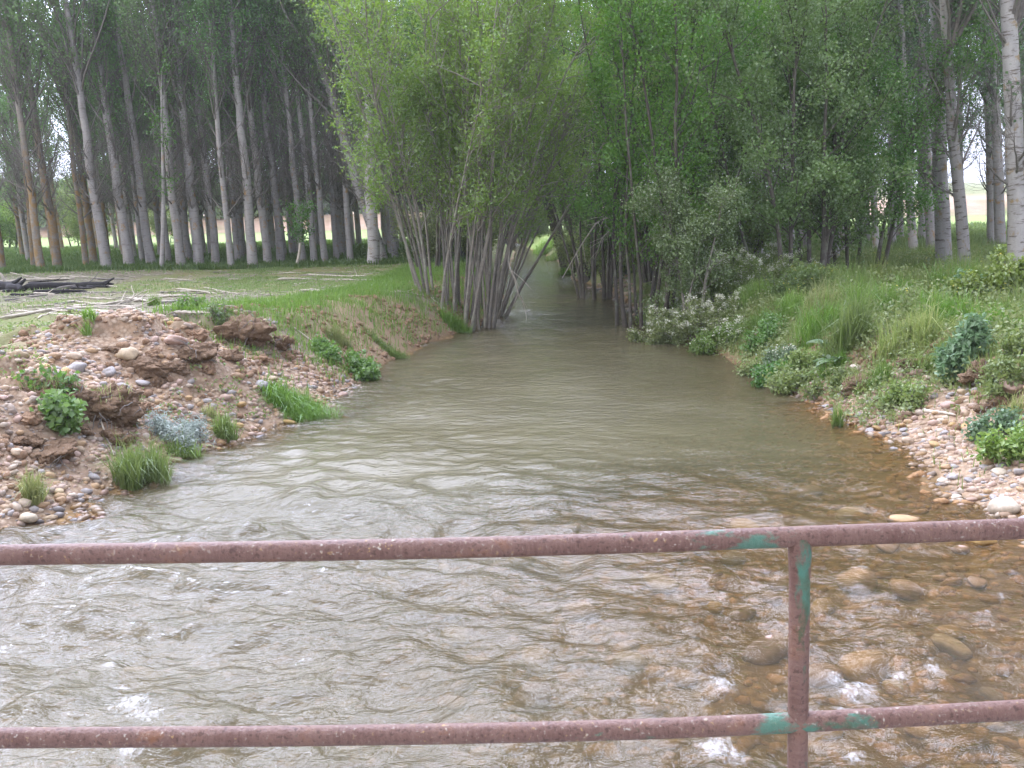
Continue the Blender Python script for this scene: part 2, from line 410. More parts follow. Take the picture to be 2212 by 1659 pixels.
def water_mat():
    m = M('stream_water'); v = m.coord('Object')
    n1 = m.noise(m.coord('Object', (1, 1.6, 1)), 4.5, 5, .55); n2 = m.noise(m.coord('Object', (1, 1.4, 1)), 17, 4, .6)
    h = m.math('ADD', n1, m.math('MULTIPLY', n2, .38))
    h = m.math('MULTIPLY', h, m.rng(m.attr('chop'), 0, 1, .25, 1))
    b = m.bump(h, .050, .8)
    fr = m.n('ShaderNodeFresnel'); fr.inputs[0].default_value = 1.333; m.t.links.new(b, fr.inputs['Normal'])
    tr = m.n('ShaderNodeBsdfTransparent'); tr.inputs[0].default_value = (.90, .80, .60, 1)
    d = m.n('ShaderNodeBsdfDiffuse'); m.put(d, 0, m.mix(m.rng(m.noise(v, .5, 3), .35, .65), (.118, .106, .058), (.142, .128, .074)))
    body = m.mixs(m.attr('murk'), tr.outputs[0], d.outputs[0])
    g = m.n('ShaderNodeBsdfGlossy'); g.inputs['Roughness'].default_value = .07; m.t.links.new(b, g.inputs['Normal'])
    w = m.mixs(fr.outputs[0], body, g.outputs[0])
    fo = m.n('ShaderNodeBsdfDiffuse'); fo.inputs[0].default_value = (.86, .87, .88, 1)
    fm = m.rng(m.math('SUBTRACT', m.math('MULTIPLY', m.attr('foam'), .54), m.noise(m.coord('Object', (1.7, .7, 1)), 24, 9, .85)), -.06, .26, 0, .62)
    return m.done(m.mixs(fm, w, fo.outputs[0]))
WATER = water_mat()

def rail_mat(name, green, sc=(.55, 1, 1), patch=50.0):
    m = M(name); v = m.coord('Object')
    n = m.noise(v, 9, 6, .65); p = m.noise(m.coord('Object', sc), 6.5, 6, .68); sp = m.noise(v, 85, 4, .65); st = m.noise(m.coord('Object', (5, 1, 1) if sc[0] < 1 else (1, 1, 5)), 24, 5, .65)
    big = m.noise(v, 2.1, 3)
    c = m.mix(m.rng(n, .35, .65), (.112, .055, .043), (.172, .102, .081))
    c = m.mix(m.math('MULTIPLY', m.rng(st, .45, .68), .55), c, (.20, .125, .10))
    c = m.mix(m.math('MULTIPLY', m.rng(sp, .36, .44, 1, 0), .6), c, (.045, .022, .018))                 # pits
    rust = m.math('MULTIPLY', m.rng(n, .58, .68), m.rng(big, .40, .55)); c = m.mix(m.math('MULTIPLY', rust, .7), c, (.20, .085, .035))
    g = m.rng(p, green, green+.05)
    c = m.mix(m.math('MULTIPLY', g, .9), c, m.mix(m.rng(n, .42, .58), (.055, .18, .13), (.06, .085, .042)))
    sx = m.n('ShaderNodeSeparateXYZ'); m.t.links.new(v, sx.inputs[0])          # flaked green left at the joint of post and rails
    near = m.rng(m.math('ABSOLUTE', m.math('ADD', sx.outputs[0], -patch)), .01, .14, 1, 0)
    gp = m.math('MULTIPLY', m.rng(m.math('ADD', m.math('MULTIPLY', near, .085), p), .60, .66), m.rng(near, 0, .1))
    c = m.mix(m.math('MULTIPLY', gp, .8), c, (.06, .19, .135))
    lp = m.math('MULTIPLY', m.rng(big, .44, .6), m.rng(sp, .60, .66))
    c = m.mix(m.math('MULTIPLY', lp, .85), c, m.mix(m.rng(m.noise(v, 40, 2), .5, .62), (.50, .49, .42), (.50, .33, .10)))
    h = m.math('ADD', m.math('ADD', sp, p), m.math('MULTIPLY', st, .6))
    return m.done(m.pbr(c, m.rng(n, .3, .7, .45, .7), m.bump(h, .006, .8), .35))
_xp = at_y(1728, 1170, 2.12)[0]
RAIL = rail_mat('weathered_rail_paint', .615, patch=_xp-.09); POSTM = rail_mat('weathered_post_paint', .55, (1, 1, .45))

def concrete_mat():
    m = M('old_concrete'); v = m.coord('Object'); n = m.noise(v, 3, 6, .65)
    return m.done(m.pbr(m.mix(m.rng(n, .3, .7), (.28, .27, .25), (.40, .385, .36)), .9, m.bump(n, .02, .5), .2))
CONC = concrete_mat()

# ------------------------------------------------------------------ setting: ground and water
def axis(segs):
    out = []
    for a, b, n in segs: out.append(np.linspace(a, b, n, endpoint=False))
    return np.concatenate(out+[[segs[-1][1]]])
gx = axis([(-500, -60, 14), (-60, -16, 40), (-16, -8, 60), (-8, 8, 230), (8, 14, 50), (14, 60, 40), (60, 500, 14)])
gy = axis([(-30, 2, 14), (2, 5, 20), (5, 16, 170), (16, 30, 110), (30, 60, 80), (60, 140, 60), (140, 800, 24)])
GX, GY = np.meshgrid(gx, gy); GX = GX.ravel(); GY = GY.ravel(); GZ = ground(GX, GY)
def masks(x, y):
    xl, xr = edges(y); dl = xl-x; dr = x-xr; n = fbm(x*.7, y*.7, 21, 4); n2 = fbm(x*.22, y*.22, 22, 3)
    wet = (1-ss(-.02, .12, np.maximum(dl, dr)))
    gl = (dl > 0)*(1-ss(2.6, 4.2, dl+1.6*n))*(1-ss(14.5, 17.5, y+1.5*n))
    gr_ = (dr > 0)*(1-ss(1.2, 2.0, dr+.9*n))*(1-ss(12.5, 16, y+1.5*n))
    gravel = np.clip(gl+gr_+wet, 0, 1)
    rim = (dl > 0)*(1-ss(1.0, 2.0, dl+1.0*n))*ss(13, 16, y)*(1-ss(27, 33, y))        # bare red scarp under the lip
    land = (np.maximum(dl, dr) > .05)
    clear = (dl > 0)*(1-ss(33, 37, y+1.2*n))
    left_litter = clear*np.clip(ss(-.15, .35, n2+.5*n-.045*(x+7))*1.0+.10, 0, 1)*(1-gravel)
    grass = land*(1-gravel)*(1-.85*rim)*(1-.6*left_litter)
    under = (y > 36)*land
    return dict(wet=wet, gravel=gravel, litter=left_litter, grassy=np.clip(grass, 0, 1), dl=dl, dr=dr,
                field=ss(66, 72, y+3*n)*(1-ss(110, 114, y+.12*x)), scarp=ss(112, 115, y+.12*x+5*fbm(x*.03, y*.03, 3, 2))*(1-ss(150, 200, y))*ss(-.5, .1, n2+.2), rim=rim)
mk = masks(GX, GY)
nx, ny = len(gx), len(gy)
i, j = np.meshgrid(np.arange(nx-1), np.arange(ny-1)); b = (j*nx+i).ravel()
gme = mesh('ground', np.stack([GX, GY, GZ], 1), [np.stack([b, b+1, b+nx+1, b+nx], 1)], GROUND, True,
           {k: mk[k] for k in ('wet', 'gravel', 'litter', 'grassy', 'field', 'scarp')})
link('ground', gme, kind='structure')

FOAM = [(300,1545,.20), (265,1500,.12), (325,1575,.10), (1560,1500,.14), (1545,1620,.20), (1590,1640,.12), (1860,1495,.15), (1830,1500,.12),
        (1940,1475,.11), (1800,1475,.10), (2010,1465,.10), (1840,1630,.10), (1860,1240,.08), (240,1450,.10), (290,1640,.16),
        (1820,1540,.10), (470,1235,.10), (700,1260,.07), (10,1400,.07)]
def build_water():
    wy = axis([(-10, 2.6, 40), (2.6, 9, 330), (9, 18, 230), (18, 40, 190), (40, 92, 130)])
    u = np.linspace(0, 1, 250); xl, xr = edges(wy)
    X = (xl-.5)[:, None]*(1-u)+(xr+.5)[:, None]*u; Y = np.repeat(wy[:, None], len(u), 1)
    amp = 1-.55*ss(8, 14, Y)-.25*ss(20, 40, Y)
    sk = np.clip((xr[:, None]-X)/np.maximum(xr-xl, .5)[:, None], 0, 1)
    rid = 1-np.abs(fbm(X*.75+Y*.25, Y*.95-.2*X, 41, 3))*2
    left = ss(.30, .75, sk)
    amp = amp*(.45+.55*np.maximum(left, 1-ss(5, 7.5, Y)))*(1-.35*ss(9.5, 13, Y))
    rid2 = 1-np.abs(fbm(X*1.3-Y*.5, Y*1.5+.35*X, 47, 3))*2
    z = amp*(.110*(fbm(X*.8, Y*1.0, 42, 2))+.055*rid+.050*rid2+.074*fbm(X*2.0+.6*Y, Y*2.3, 43, 2)+.024*fbm(X*4.6, Y*5.4, 44, 2)+.008*fbm(X*11, Y*12, 46, 2))
    calm = 1-.45*ss(8.5, 11.5, Y)*(1-ss(17, 20, Y))*(1-.55*left); z = z*calm
    g = ground(X.ravel(), Y.ravel()).reshape(X.shape)
    dep = np.clip(-g, 0, 2); murk = np.clip((1-np.exp(-3.2*dep))*(.40+.60*ss(7, 12, Y))+.05+.40*ss(.28, .7, sk)*(1-ss(9, 13, Y)), 0, .97)
    murk = np.where(Y > 14, np.maximum(murk, .55+.4*ss(14, 20, Y)*ss(.05, .3, dep)), murk)
    foam = np.zeros_like(X)
    rf = random.Random(17); spots = [(px, py, r, 1.0) for px, py, r in FOAM]
    spots += [(rf.uniform(1480, 2190), rf.uniform(1200, 1640), rf.uniform(.04, .09), rf.uniform(.75, .92)) for _ in range(46)]
    spots += [(rf.uniform(0, 760), rf.uniform(1230, 1640), rf.uniform(.04, .09), rf.uniform(.72, .9)) for _ in range(34)]
    for px, py, r, a in spots:                       # white water trailing downstream of a stone
        c = at_z(px, py, 0); dx = (X-c[0])/(r*1.15); dy = (Y-c[1]); dy = np.where(dy > 0, dy/(r*.8), dy/(r*2.4))
        foam = np.maximum(foam, a*np.exp(-(dx**2+dy**2)))
    z = z + foam*.035*(fbm(X*9, Y*9, 45, 3)+.6)
    nr, ncol = X.shape
    i, j = np.meshgrid(np.arange(ncol-1), np.arange(nr-1)); b = (j*ncol+i).ravel()
    me = mesh('stream_water', np.stack([X, Y, z], -1).reshape(-1, 3), [np.stack([b, b+1, b+ncol+1, b+ncol], 1)], WATER, True,
              {'murk': murk, 'foam': foam, 'chop': np.clip(np.maximum(amp*calm+.15, .75*ss(11, 14, Y)*(1-ss(26, 34, Y))), 0, 1)})
    link('stream_water', me, kind='structure')
build_water()

# bridge deck the camera stands on (below the picture)
def box(x0, x1, y0, y1, z0, z1):
    V = np.array([(x, y, z) for z in (z0, z1) for y in (y0, y1) for x in (x0, x1)], float)
    return V, np.array([[0, 2, 3, 1], [4, 5, 7, 6], [0, 1, 5, 4], [2, 6, 7, 3], [0, 4, 6, 2], [1, 3, 7, 5]])
V, Fq = box(-7, 7, -2.4, 2.24, .95, 1.2)
link('bridge_deck', mesh('bridge_deck', V, [Fq], CONC, False), kind='structure')

# ------------------------------------------------------------------ railing
def build_railing():
    YR = 2.12
    tp = [(-900, 1212), (-400, 1206), (0, 1198.6), (553, 1192), (1106, 1181), (1500, 1168), (1728, 1158.6), (1980, 1150), (2212, 1142), (2700, 1122)]
    lp = [(-900, 1606), (-400, 1600), (0, 1593.6), (553, 1591), (1106, 1583), (1500, 1572), (1728, 1560), (1980, 1547), (2212, 1532.5), (2700, 1508)]
    root = thing('railing', 'weathered maroon pipe railing with flaking green paint across the front of the bridge', 'railing', (0, YR, 1.2))
    off = np.array([0, YR, 1.2])
    def rail(name, pts):
        P = np.array([at_y(x, y, YR) for x, y in pts])
        t = np.linspace(0, 1, 60); s = np.linspace(0, 1, len(P))
        xs = P[0, 0]+(P[-1, 0]-P[0, 0])*t; zs = np.interp(xs, P[:, 0], P[:, 2])
        k = np.ones(7)/7; zs = np.concatenate([zs[:3], np.convolve(zs, k, 'valid'), zs[-3:]])
        Q = np.stack([xs, np.full_like(xs, YR), zs], 1)-off
        V, Fq = tubes(Q, np.full(len(Q), .0232), 20)
        link(name, mesh(name, V, [Fq], RAIL), root)
        return Q
    q = rail('top_rail', tp); rail('middle_rail', lp)
    xp = at_y(1728, 1170, YR)[0]
    for k, dx in enumerate((-2.35, 0, 2.35)):
        x = xp+dx; zt = float(np.interp(x, q[:, 0], q[:, 2]))
        P = np.array([(x+.012*(1-s), 0, zt*s) for s in np.linspace(0, 1, 24)])
        rr = np.full(24, .0230); rr[-3:] = [.0240, .0262, .0245]
        V, Fq = tubes(P, rr, 20)
        link('post', mesh('post', V, [Fq], POSTM), root)
build_railing()

# ------------------------------------------------------------------ poplars
def poplar_parts(seed, bark, leafm, nleaf=7200, H=15.5, r=.20, bare=3.2, side_l=1.0, lowb=2.2, spread=3.5):
    rng = np.random.default_rng(seed)
    K = 22; t = np.linspace(0, 1, K)
    w = np.cumsum(rng.normal(0, .025, (K, 2)), 0); w -= w[0]
    T = np.stack([w[:, 0], w[:, 1], t*H], 1)[None]
    rad = r*(1-t)**.85*(1+.10*np.exp(-t*H/.3))+.012
    a = Acc(); V, Fq = tubes(T, rad[None], 12); a.add(V, Fq)
    trunk = a.mesh('trunk', bark)
    # limbs
    n1 = 76; z = rng.uniform(1.9, H*.97, n1); z[:8] = rng.uniform(5, 9, 8)
    s, d = pick(T, np.zeros(n1, int), z/H)
    ang = rng.uniform(.5, .85, n1)*np.where(z < 4.5, 1.3, 1)
    L = (1.0+2.0*rng.uniform(0, 1, n1))*np.clip((H-z)/8, .25, 1)*np.where(z < 4.5, .62, 1.0)*side_l
    L[:8] *= 1.9; ang[:8] = rng.uniform(.35, .6, 8)
    B1 = grow(rng, s, side_dirs(rng, d, ang), L, 8, .10, (0, 0, .75))
    rb = np.clip(np.interp(z, t*H, rad)*.26, .008, .05)
    rb[:8] *= 1.25; rb[8:] *= .7
    a = Acc(); V, Fq = tubes(B1, rb[:, None]*np.linspace(1, .25, 8)[None], 5); a.add(V, Fq)
    n2 = n1*8; idx = rng.integers(0, n1, n2); tt = rng.uniform(.2, 1, n2)
    s, d = pick(B1, idx, tt)
    B2 = grow(rng, s, side_dirs(rng, d, rng.uniform(.4, .9, n2)), rng.uniform(.35, 1.15, n2), 5, .16, (0, 0, .35))
    V, Fq = tubes(B2, np.linspace(.008, .003, 5)[None]*np.ones((n2, 1)), 3); a.add(V, Fq)
    n3 = n2*2; i3 = rng.integers(0, n2, n3); s, d = pick(B2, i3, rng.uniform(.2, 1, n3))
    B3 = grow(rng, s, side_dirs(rng, d, rng.uniform(.4, 1.0, n3)), rng.uniform(.2, .6, n3), 4, .2, (0, 0, .1))
    V, Fq = tubes(B3, np.linspace(.0045, .002, 4)[None]*np.ones((n3, 1)), 3); a.add(V, Fq)
    limbs = a.mesh('limbs', TWIG)
    zz = B3[:, -1, 2]; pr = ss(bare-1.2, bare+spread, zz)*.95+.012
    pr[zz > 11] *= .5
    c = rng.choice(n3, nleaf, p=pr/pr.sum())
    P, d = pick(B3, c, rng.uniform(0, 1, nleaf)); P = P+rng.normal(0, .11, P.shape)
    Ls = np.where(P[:, 2] > 11, .13, .085)
    V, Fq, tn = leafset(rng, P, Ls, Ls*.85, .35, droop=.35)
    crown = mesh('crown', V, [Fq], leafm, False, {'tint': tn})
    return trunk, limbs, crown

POPL = [poplar_parts(100+k, BARK_POP, LEAF_POP, 6000, H=14.8, bare=5.6, spread=5) for k in range(4)]
POPI = [poplar_parts(120+k, BARK_POP, LEAF_POP, 8000, H=13.2, bare=3.8, spread=3.5) for k in range(4)]
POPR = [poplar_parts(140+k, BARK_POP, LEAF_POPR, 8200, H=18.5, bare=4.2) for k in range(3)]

def place_poplar(parts, x, y, r, lean, label, group=None, bark=None, lean_y=0.0, sxy=None, h=1.0, phi=None):
    z = gz(x, y)-.06
    o = thing('poplar_tree', label, 'tree', (x, y, z), group)
    phi = random.uniform(0, 2*PI) if phi is None else phi
    o.rotation_euler = (Matrix.Rotation(lean, 3, 'Y') @ Matrix.Rotation(lean_y, 3, 'X') @ Matrix.Rotation(phi, 3, 'Z')).to_euler()
    s = r/.20
    for nm, me in zip(('trunk', 'limbs', 'crown'), parts):
        c = link(nm, me, o)
        if nm == 'trunk':
            c.scale = (s, s, h)
            if bark:
                c.material_slots[0].link = 'OBJECT'; c.material_slots[0].material = bark
        else: c.scale = (1, 1, h)
    return o

ORD = ['first', 'second', 'third', 'fourth', 'fifth', 'sixth', 'seventh', 'eighth', 'ninth', 'tenth', 'eleventh', 'twelfth', 'thirteenth',
       'fourteenth', 'fifteenth', 'sixteenth', 'seventeenth', 'eighteenth', 'nineteenth', 'twentieth', 'twenty-first', 'twenty-second', 'twenty-third', 'twenty-fourth', 'twenty-fifth']
# base px, base py, width px, x at top of picture, bark
FRONT = [(6,583,20,-62,'o'),(74,578,18,22,'o'),(90,586,24,6,'o2'),(125,582,26,46,'o'),(187,578,17,122,'o'),(232,584,30,148,''),(280,579,30,195,''),
         (328,576,28,238,''),(365,572,17,300,''),(393,579,28,333,''),(430,577,30,372,''),(467,574,24,408,''),(500,579,19,452,''),
         (546,577,30,490,''),(579,572,24,516,''),(607,570,24,548,''),(655,570,21,598,''),(679,569,20,622,''),(703,569,20,648,''),
         (728,565,18,678,''),(757,567,19,712,'')]
taken = []
for k, (px, py, w, xt, bk) in enumerate(FRONT):
    p = at_z(px, py, 1.0); Y = p[1]; X = p[0]
    q = at_y(xt, 0, Y); lean = math.atan2(q[0]-X, q[2]-gz(X, Y))
    r = .70*w*Y/F_PX/2
    look = 'orange lichen on lower trunk' if bk else 'clean grey trunk'
    place_poplar(POPL[k % 4], X, Y, r, lean, f'{ORD[k]} poplar from the left along the plantation front, {look}',
                 'poplars along the front of the left plantation', BARK_ORANGE if bk else None)
    taken.append((X, Y))
# two poplars nearest the willow: one upright, one leaning strongly
for px, py, w, xt, lab in [(806, 572, 25, 792, 'upright pale poplar standing just left of the yellow green willow'),
                           (827, 567, 24, 658, 'pale poplar leaning strongly left beside the yellow green willow'),
                           (854, 562, 13, 800, 'thin poplar half hidden behind the left side of the willow')]:
    p = at_z(px, py, 1.0); q = at_y(xt, 0, p[1]); lean = math.atan2(q[0]-p[0], q[2]-1.0)
    place_poplar(POPL[2], p[0], p[1], w*p[1]/F_PX/2, lean, lab, 'poplars along the front of the left plantation', BARK_NEAR, phi=1.0); taken.append((p[0], p[1]))

def far_from(x, y, d): return all((x-a)**2+(y-b)**2 > d*d for a, b in taken)
rg = random.Random(5)
nL = 0
y = 39.5
row = 0
while y < 67:
    x = -2.2-.10*(y-36)
    x0 = -.52*y-6
    while x > x0:
        X = x+rg.uniform(-.35, .35); Yy = y+rg.uniform(-.4, .4)
        sparse = X < -.40*Yy and rg.random() < .5
        if far_from(X, Yy, 1.3) and not sparse and edges(np.array([Yy]))[0][0]-X > 2.0:
            deep = y > 50
            place_poplar(POPI[rg.randrange(4)], X, Yy, rg.uniform(.11, .165), -.03+rg.uniform(-.02, .02),
                         'slender grey poplar deep inside the left plantation' if deep else 'grey poplar in the second and third rows of the left plantation',
                         'poplars deep inside the left plantation' if deep else 'poplars in the second and third rows of the left plantation',
                         BARK_ORANGE if X < -.38*Yy and rg.random() < .6 else BARK_SHADE, h=rg.uniform(.85, 1.05))
            taken.append((X, Yy)); nL += 1
        x -= 2.05+rg.uniform(-.2, .5)
    y += 2.7+.03*(y-39); row += 1

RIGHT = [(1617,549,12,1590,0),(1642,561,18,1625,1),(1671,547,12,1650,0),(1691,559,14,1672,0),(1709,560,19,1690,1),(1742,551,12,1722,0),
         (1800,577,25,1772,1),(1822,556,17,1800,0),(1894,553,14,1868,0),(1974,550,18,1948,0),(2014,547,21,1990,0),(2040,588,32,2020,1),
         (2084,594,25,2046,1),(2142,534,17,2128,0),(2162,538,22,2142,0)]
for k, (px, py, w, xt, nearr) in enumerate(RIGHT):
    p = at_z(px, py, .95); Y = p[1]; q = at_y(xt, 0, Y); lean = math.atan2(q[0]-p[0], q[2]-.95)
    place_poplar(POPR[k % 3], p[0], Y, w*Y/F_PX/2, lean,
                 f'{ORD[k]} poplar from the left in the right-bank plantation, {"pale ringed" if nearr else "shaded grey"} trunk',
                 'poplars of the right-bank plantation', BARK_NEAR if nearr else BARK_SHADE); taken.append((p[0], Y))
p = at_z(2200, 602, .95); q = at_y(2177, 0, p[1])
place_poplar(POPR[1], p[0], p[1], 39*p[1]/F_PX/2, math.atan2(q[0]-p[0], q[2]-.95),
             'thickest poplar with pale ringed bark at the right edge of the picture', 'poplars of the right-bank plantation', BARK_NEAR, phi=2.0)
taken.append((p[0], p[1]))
nR = 0; y = 33
while y < 66:
    x = 6.4+.06*(y-33)
    while x < .55*y+3:
        X = x+rg.uniform(-.35, .35); Yy = y+rg.uniform(-.4, .4)
        gap = abs(X/Yy-.475) < .022 or (X/Yy > .40 and rg.random() < .35)
        if far_from(X, Yy, 1.6) and not gap and X-edges(np.array([Yy]))[1][0] > 3:
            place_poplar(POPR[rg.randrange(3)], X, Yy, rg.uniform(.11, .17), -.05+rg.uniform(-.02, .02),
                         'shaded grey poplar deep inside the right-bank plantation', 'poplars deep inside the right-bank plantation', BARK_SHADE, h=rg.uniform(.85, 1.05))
            taken.append((X, Yy)); nR += 1
        x += 2.6+rg.uniform(-.2, .6)
    y += 3.1+.05*(y-33)


# ------------------------------------------------------------------ multi-stem trees and shrubs
def clump_meshes(seed, nst, spread, fan, length, bark, leafm, nleaf, tmin=.35, rst=.055, leafL=.10, leafW=.038, br=14, brlen=(.7, 2.0),
                 jit=.10, bend=(0, 0, .25), bias=(0, 0), gloom=0.0, droop=.4, flat=.35, twlen=(.25, .8), tipw=1.0):
    rng = np.random.default_rng(seed)
    a = rng.uniform(0, 2*PI, nst); q = np.sqrt(rng.uniform(0, 1, nst))
    b = np.stack([np.cos(a)*q*spread[0], np.sin(a)*q*spread[1], np.full(nst, -.15)], 1)
    fx = b[:, 0]/spread[0]*fan[0]+rng.normal(0, fan[0]*.35, nst)+bias[0]; fy = b[:, 1]/spread[1]*fan[1]+rng.normal(0, fan[1]*.3, nst)+bias[1]
    L = rng.uniform(length[0], length[1], nst)
    S = grow(rng, b, np.stack([fx*.7, fy*.7, np.ones(nst)], 1), L, 14, .045, (0, 0, 0))
    tt = np.linspace(0, 1, 14)
    S[:, :, 0] += (fx*L*.28)[:, None]*tt[None]**2.2; S[:, :, 1] += (fy*L*.2)[:, None]*tt[None]**2.2   # arch outward
    rs = rst*rng.uniform(.65, 1.25, nst)
    stems = []
    for k in range(nst):
        V, Fq = tubes(S[k], rs[k]*(1-tt)**.8*(1+.4*np.exp(-tt*18))+.006, 8); stems.append(mesh('stem', V, [Fq], bark))
    n1 = nst*br; i1 = np.repeat(np.arange(nst), br); t1 = rng.uniform(tmin, 1, n1)
    s, d = pick(S, i1, t1)
    B1 = grow(rng, s, side_dirs(rng, d, rng.uniform(.35, .95, n1)), rng.uniform(*brlen, n1)*(1.15-.4*t1), 7, .12, bend)
    n2 = n1*6; i2 = rng.integers(0, n1, n2); s, d = pick(B1, i2, rng.uniform(.15, 1, n2))
    B2 = grow(rng, s, side_dirs(rng, d, rng.uniform(.35, 1.0, n2)), rng.uniform(*twlen, n2), 5, .16, (0, 0, .05))
    ac = Acc(); V, Fq = tubes(B1, np.linspace(.017, .005, 7)[None]*rng.uniform(.6, 1.3, (n1, 1)), 4); ac.add(V, Fq)
    V, Fq = tubes(B2, np.linspace(.006, .0022, 5)[None]*np.ones((n2, 1)), 3); ac.add(V, Fq)
    tw = ac.mesh('twigs', bark)
    w = rng.gamma(1.2, 1.0, n2)*np.exp((B2[:, -1, 2]/max(length)-.5)*tipw); c = rng.choice(n2, nleaf, p=w/w.sum())
    P, d = pick(B2, c, rng.uniform(.1, 1, nleaf)); P = P+rng.normal(0, jit, P.shape)
    P = P[P[:, 2] > .12]
    V, Fq, tn = leafset(rng, P, leafL, leafW, flat, droop=droop)
    return stems, tw, mesh('crown', V, [Fq], leafm, False, {'tint': tn}), P

def plant(name, cat, label, loc, parts, group=None, rot=0, scale=1.0, extra=None):
    o = thing(name, label, cat, loc, group, rot, scale)
    for s in parts[0]: link('stem', s, o)
    link('twigs', parts[1], o); link('crown', parts[2], o)
    return o

# the big yellow-green willow on the left water's edge
p = at_z(1005, 700, .10)
big = clump_meshes(1, 36, (.95, .7), (.27, .24), (6.0, 10.5), BARK_WIL, LEAF_WILLOW, 76000, .30, .030, .092, .040, 16, (.7, 2.0), .13, droop=.3, tipw=.3, bias=(.07, 0))
plant('willow', 'tree', "large yellow green many-stemmed willow at the left water's edge", p, big)
p2 = at_z(1064, 684, .0)
w2 = clump_meshes(2, 15, (.32, .32), (.42, .25), (6.0, 9), BARK_WIL, LEAF_WILLOW, 24000, .45, .032, .092, .040, 13, (.7, 2.0), .12, bias=(.24, -.05))
plant('willow', 'tree', 'smaller willow clump leaning right over the stream beside the large willow', p2, w2)

# right-bank dark trees
dk = [clump_meshes(10+k, 12, (.8, .7), (.26, .22), (8, 11.5), BARK_ALD, LEAF_DARK, 44000, .16, .042, .085, .052, 16, (.8, 2.3), .14, tipw=.6) for k in range(2)]
for px, py, sc, rot, lab in [(1385, 688, .92, .3, 'dark green alder clump standing in the water at the right bank'),
                             (1300, 630, .95, 2.1, 'dark alder clump behind the gravel spit on the right bank'),
                             (1440, 640, .9, 4.0, 'dark alder on the right bank behind the white blossom bush')]:
    p = at_z(px, py, .2); plant('alder', 'tree', lab, (p[0], p[1], gz(p[0], p[1])), dk[int(rot) % 2], None, rot, sc)
# thick old trunks leaning over the tunnel of the stream
def old_tree(px, py, label, r, lean, seed, H=9):
    rng = np.random.default_rng(seed); p = at_z(px, py, .3)
    o = thing('old_willow', label, 'tree', (p[0], p[1], gz(p[0], p[1])-.05))
    t = np.linspace(0, 1, 12); P = np.stack([lean*H*t+.12*np.sin(t*5+seed), .1*np.cos(4*t), H*t], 1)
    V, Fq = tubes(P, r*(1-t)**.7*(1+.5*np.exp(-t*14))+.01, 10); link('trunk', mesh('trunk', V, [Fq], BARK_ALD), o)
    n = 46; s, d = pick(P[None], np.zeros(n, int), rng.uniform(.3, 1, n))
    B = grow(rng, s, side_dirs(rng, d, rng.uniform(.5, 1.1, n)), rng.uniform(1, 2.8, n), 7, .12, (0, 0, .2))
    n2 = n*9; s, d = pick(B, rng.integers(0, n, n2), rng.uniform(.2, 1, n2))
    B2 = grow(rng, s, side_dirs(rng, d, rng.uniform(.4, 1, n2)), rng.uniform(.3, 1.0, n2), 5, .16)
    ac = Acc(); V, Fq = tubes(B, np.linspace(.03, .008, 7)[None]*np.ones((n, 1)), 5); ac.add(V, Fq)
    V, Fq = tubes(B2, np.linspace(.007, .003, 5)[None]*np.ones((n2, 1)), 3); ac.add(V, Fq); link('limbs', ac.mesh('limbs', TWIG), o)
    c = rng.integers(0, n2, 15000); Q, d = pick(B2, c, rng.uniform(0, 1, 15000)); Q = Q+rng.normal(0, .14, Q.shape)
    V, Fq, tn = leafset(rng, Q, .12, .07, .35, droop=.3); link('crown', mesh('crown', V, [Fq], LEAF_DARK, False, {'tint': tn}), o)
old_tree(1229, 566, 'thick dark trunked old willow leaning left over the far stream', .30, -.27, 3, 10)
old_tree(1270, 594, 'pale trunked old willow leaning left behind the gravel spit', .14, -.17, 4)
old_tree(1250, 577, 'brown trunked old willow between the other two old willows', .19, -.22, 8)

dkT = [clump_meshes(14+k, 9, (.5, .7), (.20, .22), (8.5, 11.5), BARK_ALD, LEAF_DARK, 15000, .50, .045, .11, .066, 14, (.8, 2.2), .15, tipw=.4) for k in range(2)]
# trees closing the tunnel farther upstream, both banks
rr = random.Random(3)
for k, (X, Y) in enumerate([(-2.2, 99), (1.2, 103), (4.4, 98), (-6, 101)]):
    plant('alder', 'tree', 'tall alder standing beyond the far bend of the stream', (X, Y, gz(X, Y)), dk[k % 2], 'alders beyond the far bend', k*1.7, 1.9)
for k, (X, Y, side) in enumerate([(-2.4, 32, 'left'), (-2.2, 39, 'left'), (-1.9, 47, 'left'), (-1.7, 56, 'left'), (-1.6, 66, 'left'),
                                  (4.2, 37, 'right'), (4.4, 44, 'right'), (4.6, 52, 'right'), (4.3, 62, 'right'), (5.2, 72, 'right')]):
    plant('alder', 'tree', f'dark alder along the {side} bank of the far tunnel of trees', (X, Y, gz(X, Y)), dkT[k % 2],
          f'alders along the {side} bank of the far tunnel', rr.uniform(0, 6), rr.uniform(.8, 1.0))

# the leafy tree in front of the right-bank poplars
lt = clump_meshes(31, 9, (1.1, .9), (.30, .22), (6.5, 9.5), BARK_ALD, LEAF_TREE, 66000, .07, .045, .074, .052, 20, (.9, 2.3), .13, (0, 0, 0), tipw=-.5)
p = on_ground(1745, 615); plant('leafy_tree', 'tree', 'large bright leafy tree hiding the middle poplars of the right bank', (p[0], p[1]+1.0, p[2]), lt)
lt2 = clump_meshes(32, 7, (.8, .8), (.24, .2), (5.0, 8.0), BARK_ALD, LEAF_TREE, 44000, .12, .042, .074, .052, 22, (.8, 2.2), .15, (0, 0, 0), tipw=-.4)
p = on_ground(1905, 610); plant('leafy_tree', 'tree', 'bright leafy tree in front of the two pale ringed right-bank trunks', (p[0], p[1]+2.2, p[2]), lt2)
p = on_ground(1580, 600); plant('leafy_tree', 'tree', 'tall leafy tree between the dark alders and the large leafy tree', (p[0], p[1]+3.5, p[2]), lt2, None, 2.2, 1.12)
